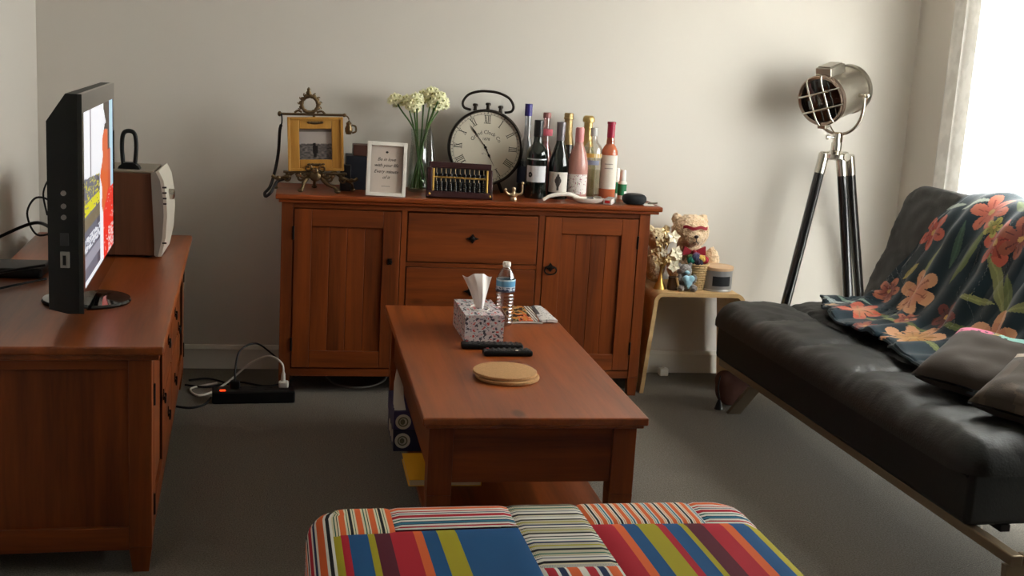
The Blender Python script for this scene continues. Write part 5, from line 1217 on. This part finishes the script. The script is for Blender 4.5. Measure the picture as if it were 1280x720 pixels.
# basket of toys
bk = thing('wicker_basket', 'small wicker basket filled with colourful trinkets in front of the teddy bear', 'basket', (1.800, 5.085, Z))
WK = mat('wicker', (186, 156, 110), .8, bump=.3, bs=200)
for k in range(11):
    z = Z + .006 + k * .0108; rr = .030 + .0014 * k
    MB().tube([(1.800 + (rr + .0022 * math.cos(q * PI + k * PI)) * math.cos(2 * PI * q / 22), 5.085 + (rr + .0022 * math.cos(q * PI + k * PI)) * math.sin(2 * PI * q / 22), z) for q in range(23)], .0056, 6).build('wicker_row', WK, bk)
for q in range(11): MB().tube([(1.800 + .031 * math.cos(2 * PI * q / 11), 5.085 + .031 * math.sin(2 * PI * q / 11), Z + .002), (1.800 + .046 * math.cos(2 * PI * q / 11), 5.085 + .046 * math.sin(2 * PI * q / 11), Z + .122)], .003, 5).build('stake', WK, bk)
MB().lathe([(.0, .001), (.029, .001), (.029, .004), (0, .004)], (1.800, 5.085, Z), 20).build('bottom', WK, bk)
for k, (dx, dy, dz_, c, nm) in enumerate(((-.036, -.012, .132, (44, 130, 110), 'green'), (-.018, -.018, .146, (72, 76, 104), 'slate blue'), (.006, -.02, .142, (212, 180, 92), 'yellow'), (.024, -.012, .136, (176, 52, 66), 'red'), (-.006, .014, .148, (130, 92, 120), 'mauve'), (.028, .018, .132, (206, 120, 120), 'pink'), (-.03, .02, .138, (98, 120, 76), 'olive'), (-.008, -.03, .126, (60, 52, 66), 'dark purple'))):
    q = MB(); cc_ = (1.800 + dx, 5.085 + dy, Z + dz_)
    q.sph(cc_, (.019, .017, .016), 12, 8)
    for j in range(5): q.tube([(cc_[0] + .0185 * math.cos(a) * math.cos(j * .63), cc_[1] + .0165 * math.cos(a) * math.sin(j * .63) , cc_[2] + .0158 * math.sin(a)) for a in [2 * PI * i / 14 for i in range(15)]], .0026, 5)
    tag(top(q.build('yarn_ball', mat('yarn_' + nm.replace(' ', '_'), c, .9)), (cc_[0], cc_[1], cc_[2] - .016)), nm + ' yarn ball in the small wicker basket', 'yarn ball', 'yarn balls in the wicker basket')
# tin with wooden lid
tn = thing('round_tin', 'round grey tin with wooden lid and black label on the side table', 'tin', (1.895, 5.09, Z))
MB().lathe([(0, 0), (.068, 0), (.0695, .003), (.0695, .094), (0, .094)], (1.895, 5.09, Z), 44).build('tin', mat('grey_tin', (142, 140, 140), .4, .35), tn)
MB().lathe([(.070, 0), (.0715, .002), (.0715, .008), (.070, .010)], (1.895, 5.09, Z), 44, cap=False).build('rim', mat('pale_tin_rim', (176, 174, 172), .35, .5), tn)
MB().lathe([(.071, .094), (.0725, .096), (.0725, .108), (.070, .110), (0, .110)], (1.895, 5.09, Z), 44).build('lid', wood('pale_lid', (186, 150, 116), (206, 172, 138), 0, knots=False, coat=0), tn)
af = d_face(1.895, 5.09) + 22
grid('label', 24, 6, lambda u, v: (1.895 + .0702 * math.cos(R(af - 36 + 72 * u)), 5.09 + .0702 * math.sin(R(af - 36 + 72 * u)), Z + .026 + .044 * v), mat('black_label', (22, 22, 26), .6), tn)

# ------------------------------------------------------------------ on the floor
ps = thing('power_strip', 'black power strip with glowing red switch on the carpet', 'power strip', (-.14, 4.84, 0), R(4))
MB().box(-.165, .165, -.045, .045, 0, .052, .008, seg=3).build('body', BLACK, ps, w=False)
MB().box(-.135, -.112, -.034, -.018, .051, .055, .002).build('switch', mat('red_switch', (200, 40, 20), .4, emit=(255, 60, 20), es=2.5), ps, w=False)
for k in range(4): MB().lathe([(.018, 0), (.018, .002), (.016, .002), (.016, 0)], (-.06 + k * .06, 0, .051), 20, cap=False).build('socket', mat('dark_grey_socket', (34, 34, 36), .5), ps, w=False)
WP = mat('white_plug', (206, 202, 194), .45)
pg = thing('white_plug', 'white plug with cable pushed into the right end of the power strip', 'plug', (-.02, 4.855, .053))
MB().box(-.040, .000, 4.838, 4.874, .0535, .080, .006).lathe([(.010, 0), (.008, .03), (.005, .04)], (-.022, 4.86, .079), 12).build('plug', WP, pg)
MB().tube(spl([(-.022, 4.86, .115), (-.03, 4.88, .15), (-.08, 4.93, .165), (-.16, 4.98, .12), (-.25, 4.98, .04), (-.32, 4.93, .006), (-.37, 4.90, .005), (-.40, 5.0, .005), (-.30, 5.08, .005)], 7), .0045, 8).build('cable', WP, pg)
bp_ = thing('black_plug', 'black plug with looping cable beside the red switch of the power strip', 'plug', (-.2, 4.87, .053))
MB().box(-.235, -.195, 4.82, 4.855, .0535, .085, .006).build('plug', BLACK, bp_)
MB().tube(spl([(-.215, 4.84, .085), (-.215, 4.86, .13), (-.20, 4.92, .19), (-.14, 4.97, .21), (-.08, 5.02, .16), (-.02, 5.10, .08), (.02, 5.2, .006)], 7), .004, 8).build('cable', BLACK, bp_)
for k, (p, r_) in enumerate((((( -.43, 5.05, .006), (-.33, 5.02, .006), (-.22, 5.10, .006), (-.10, 5.04, .006), (-.03, 5.08, .006), (.05, 5.2, .006)), .0045), (((-.44, 4.74, .006), (-.38, 4.72, .006), (-.33, 4.76, .008), (-.308, 4.815, .02)), .005), (((-.42, 5.12, .006), (-.34, 5.15, .006), (-.25, 5.06, .006), (-.235, 4.90, .02)), .0045))):
    c_ = MB().tube(spl(p, 7), r_, 8).build('cable', BLACK); tag(top(c_, p[0]), ('long black cable winding on the carpet behind the power strip', 'black cable entering the left end of the power strip', 'short black cable lying nearest the back wall by the tv unit')[k], 'cable')
c_ = MB().tube(spl([(.16, 5.22, .005), (.20, 5.08, .005), (.28, 5.03, .005), (.36, 5.06, .005), (.42, 5.16, .005), (.44, 5.3, .005)], 7), .0045, 8).build('cable', mat('grey_cable', (136, 130, 122), .5)); tag(top(c_, (.28, 5.03, 0)), 'pale grey cable curving on the carpet under the sideboard', 'cable')
ad_ = thing('power_adapter', 'white power adapter on the carpet under the side table', 'adapter', (1.745, 5.29, 0))
MB().box(1.725, 1.768, 5.27, 5.31, 0, .035, .006).build('adapter', WP, ad_)
MB().lathe([(.006, 0), (.004, .02), (0, .02)], (1.747, 5.29, .034), 10).build('strain_relief', WP, ad_)
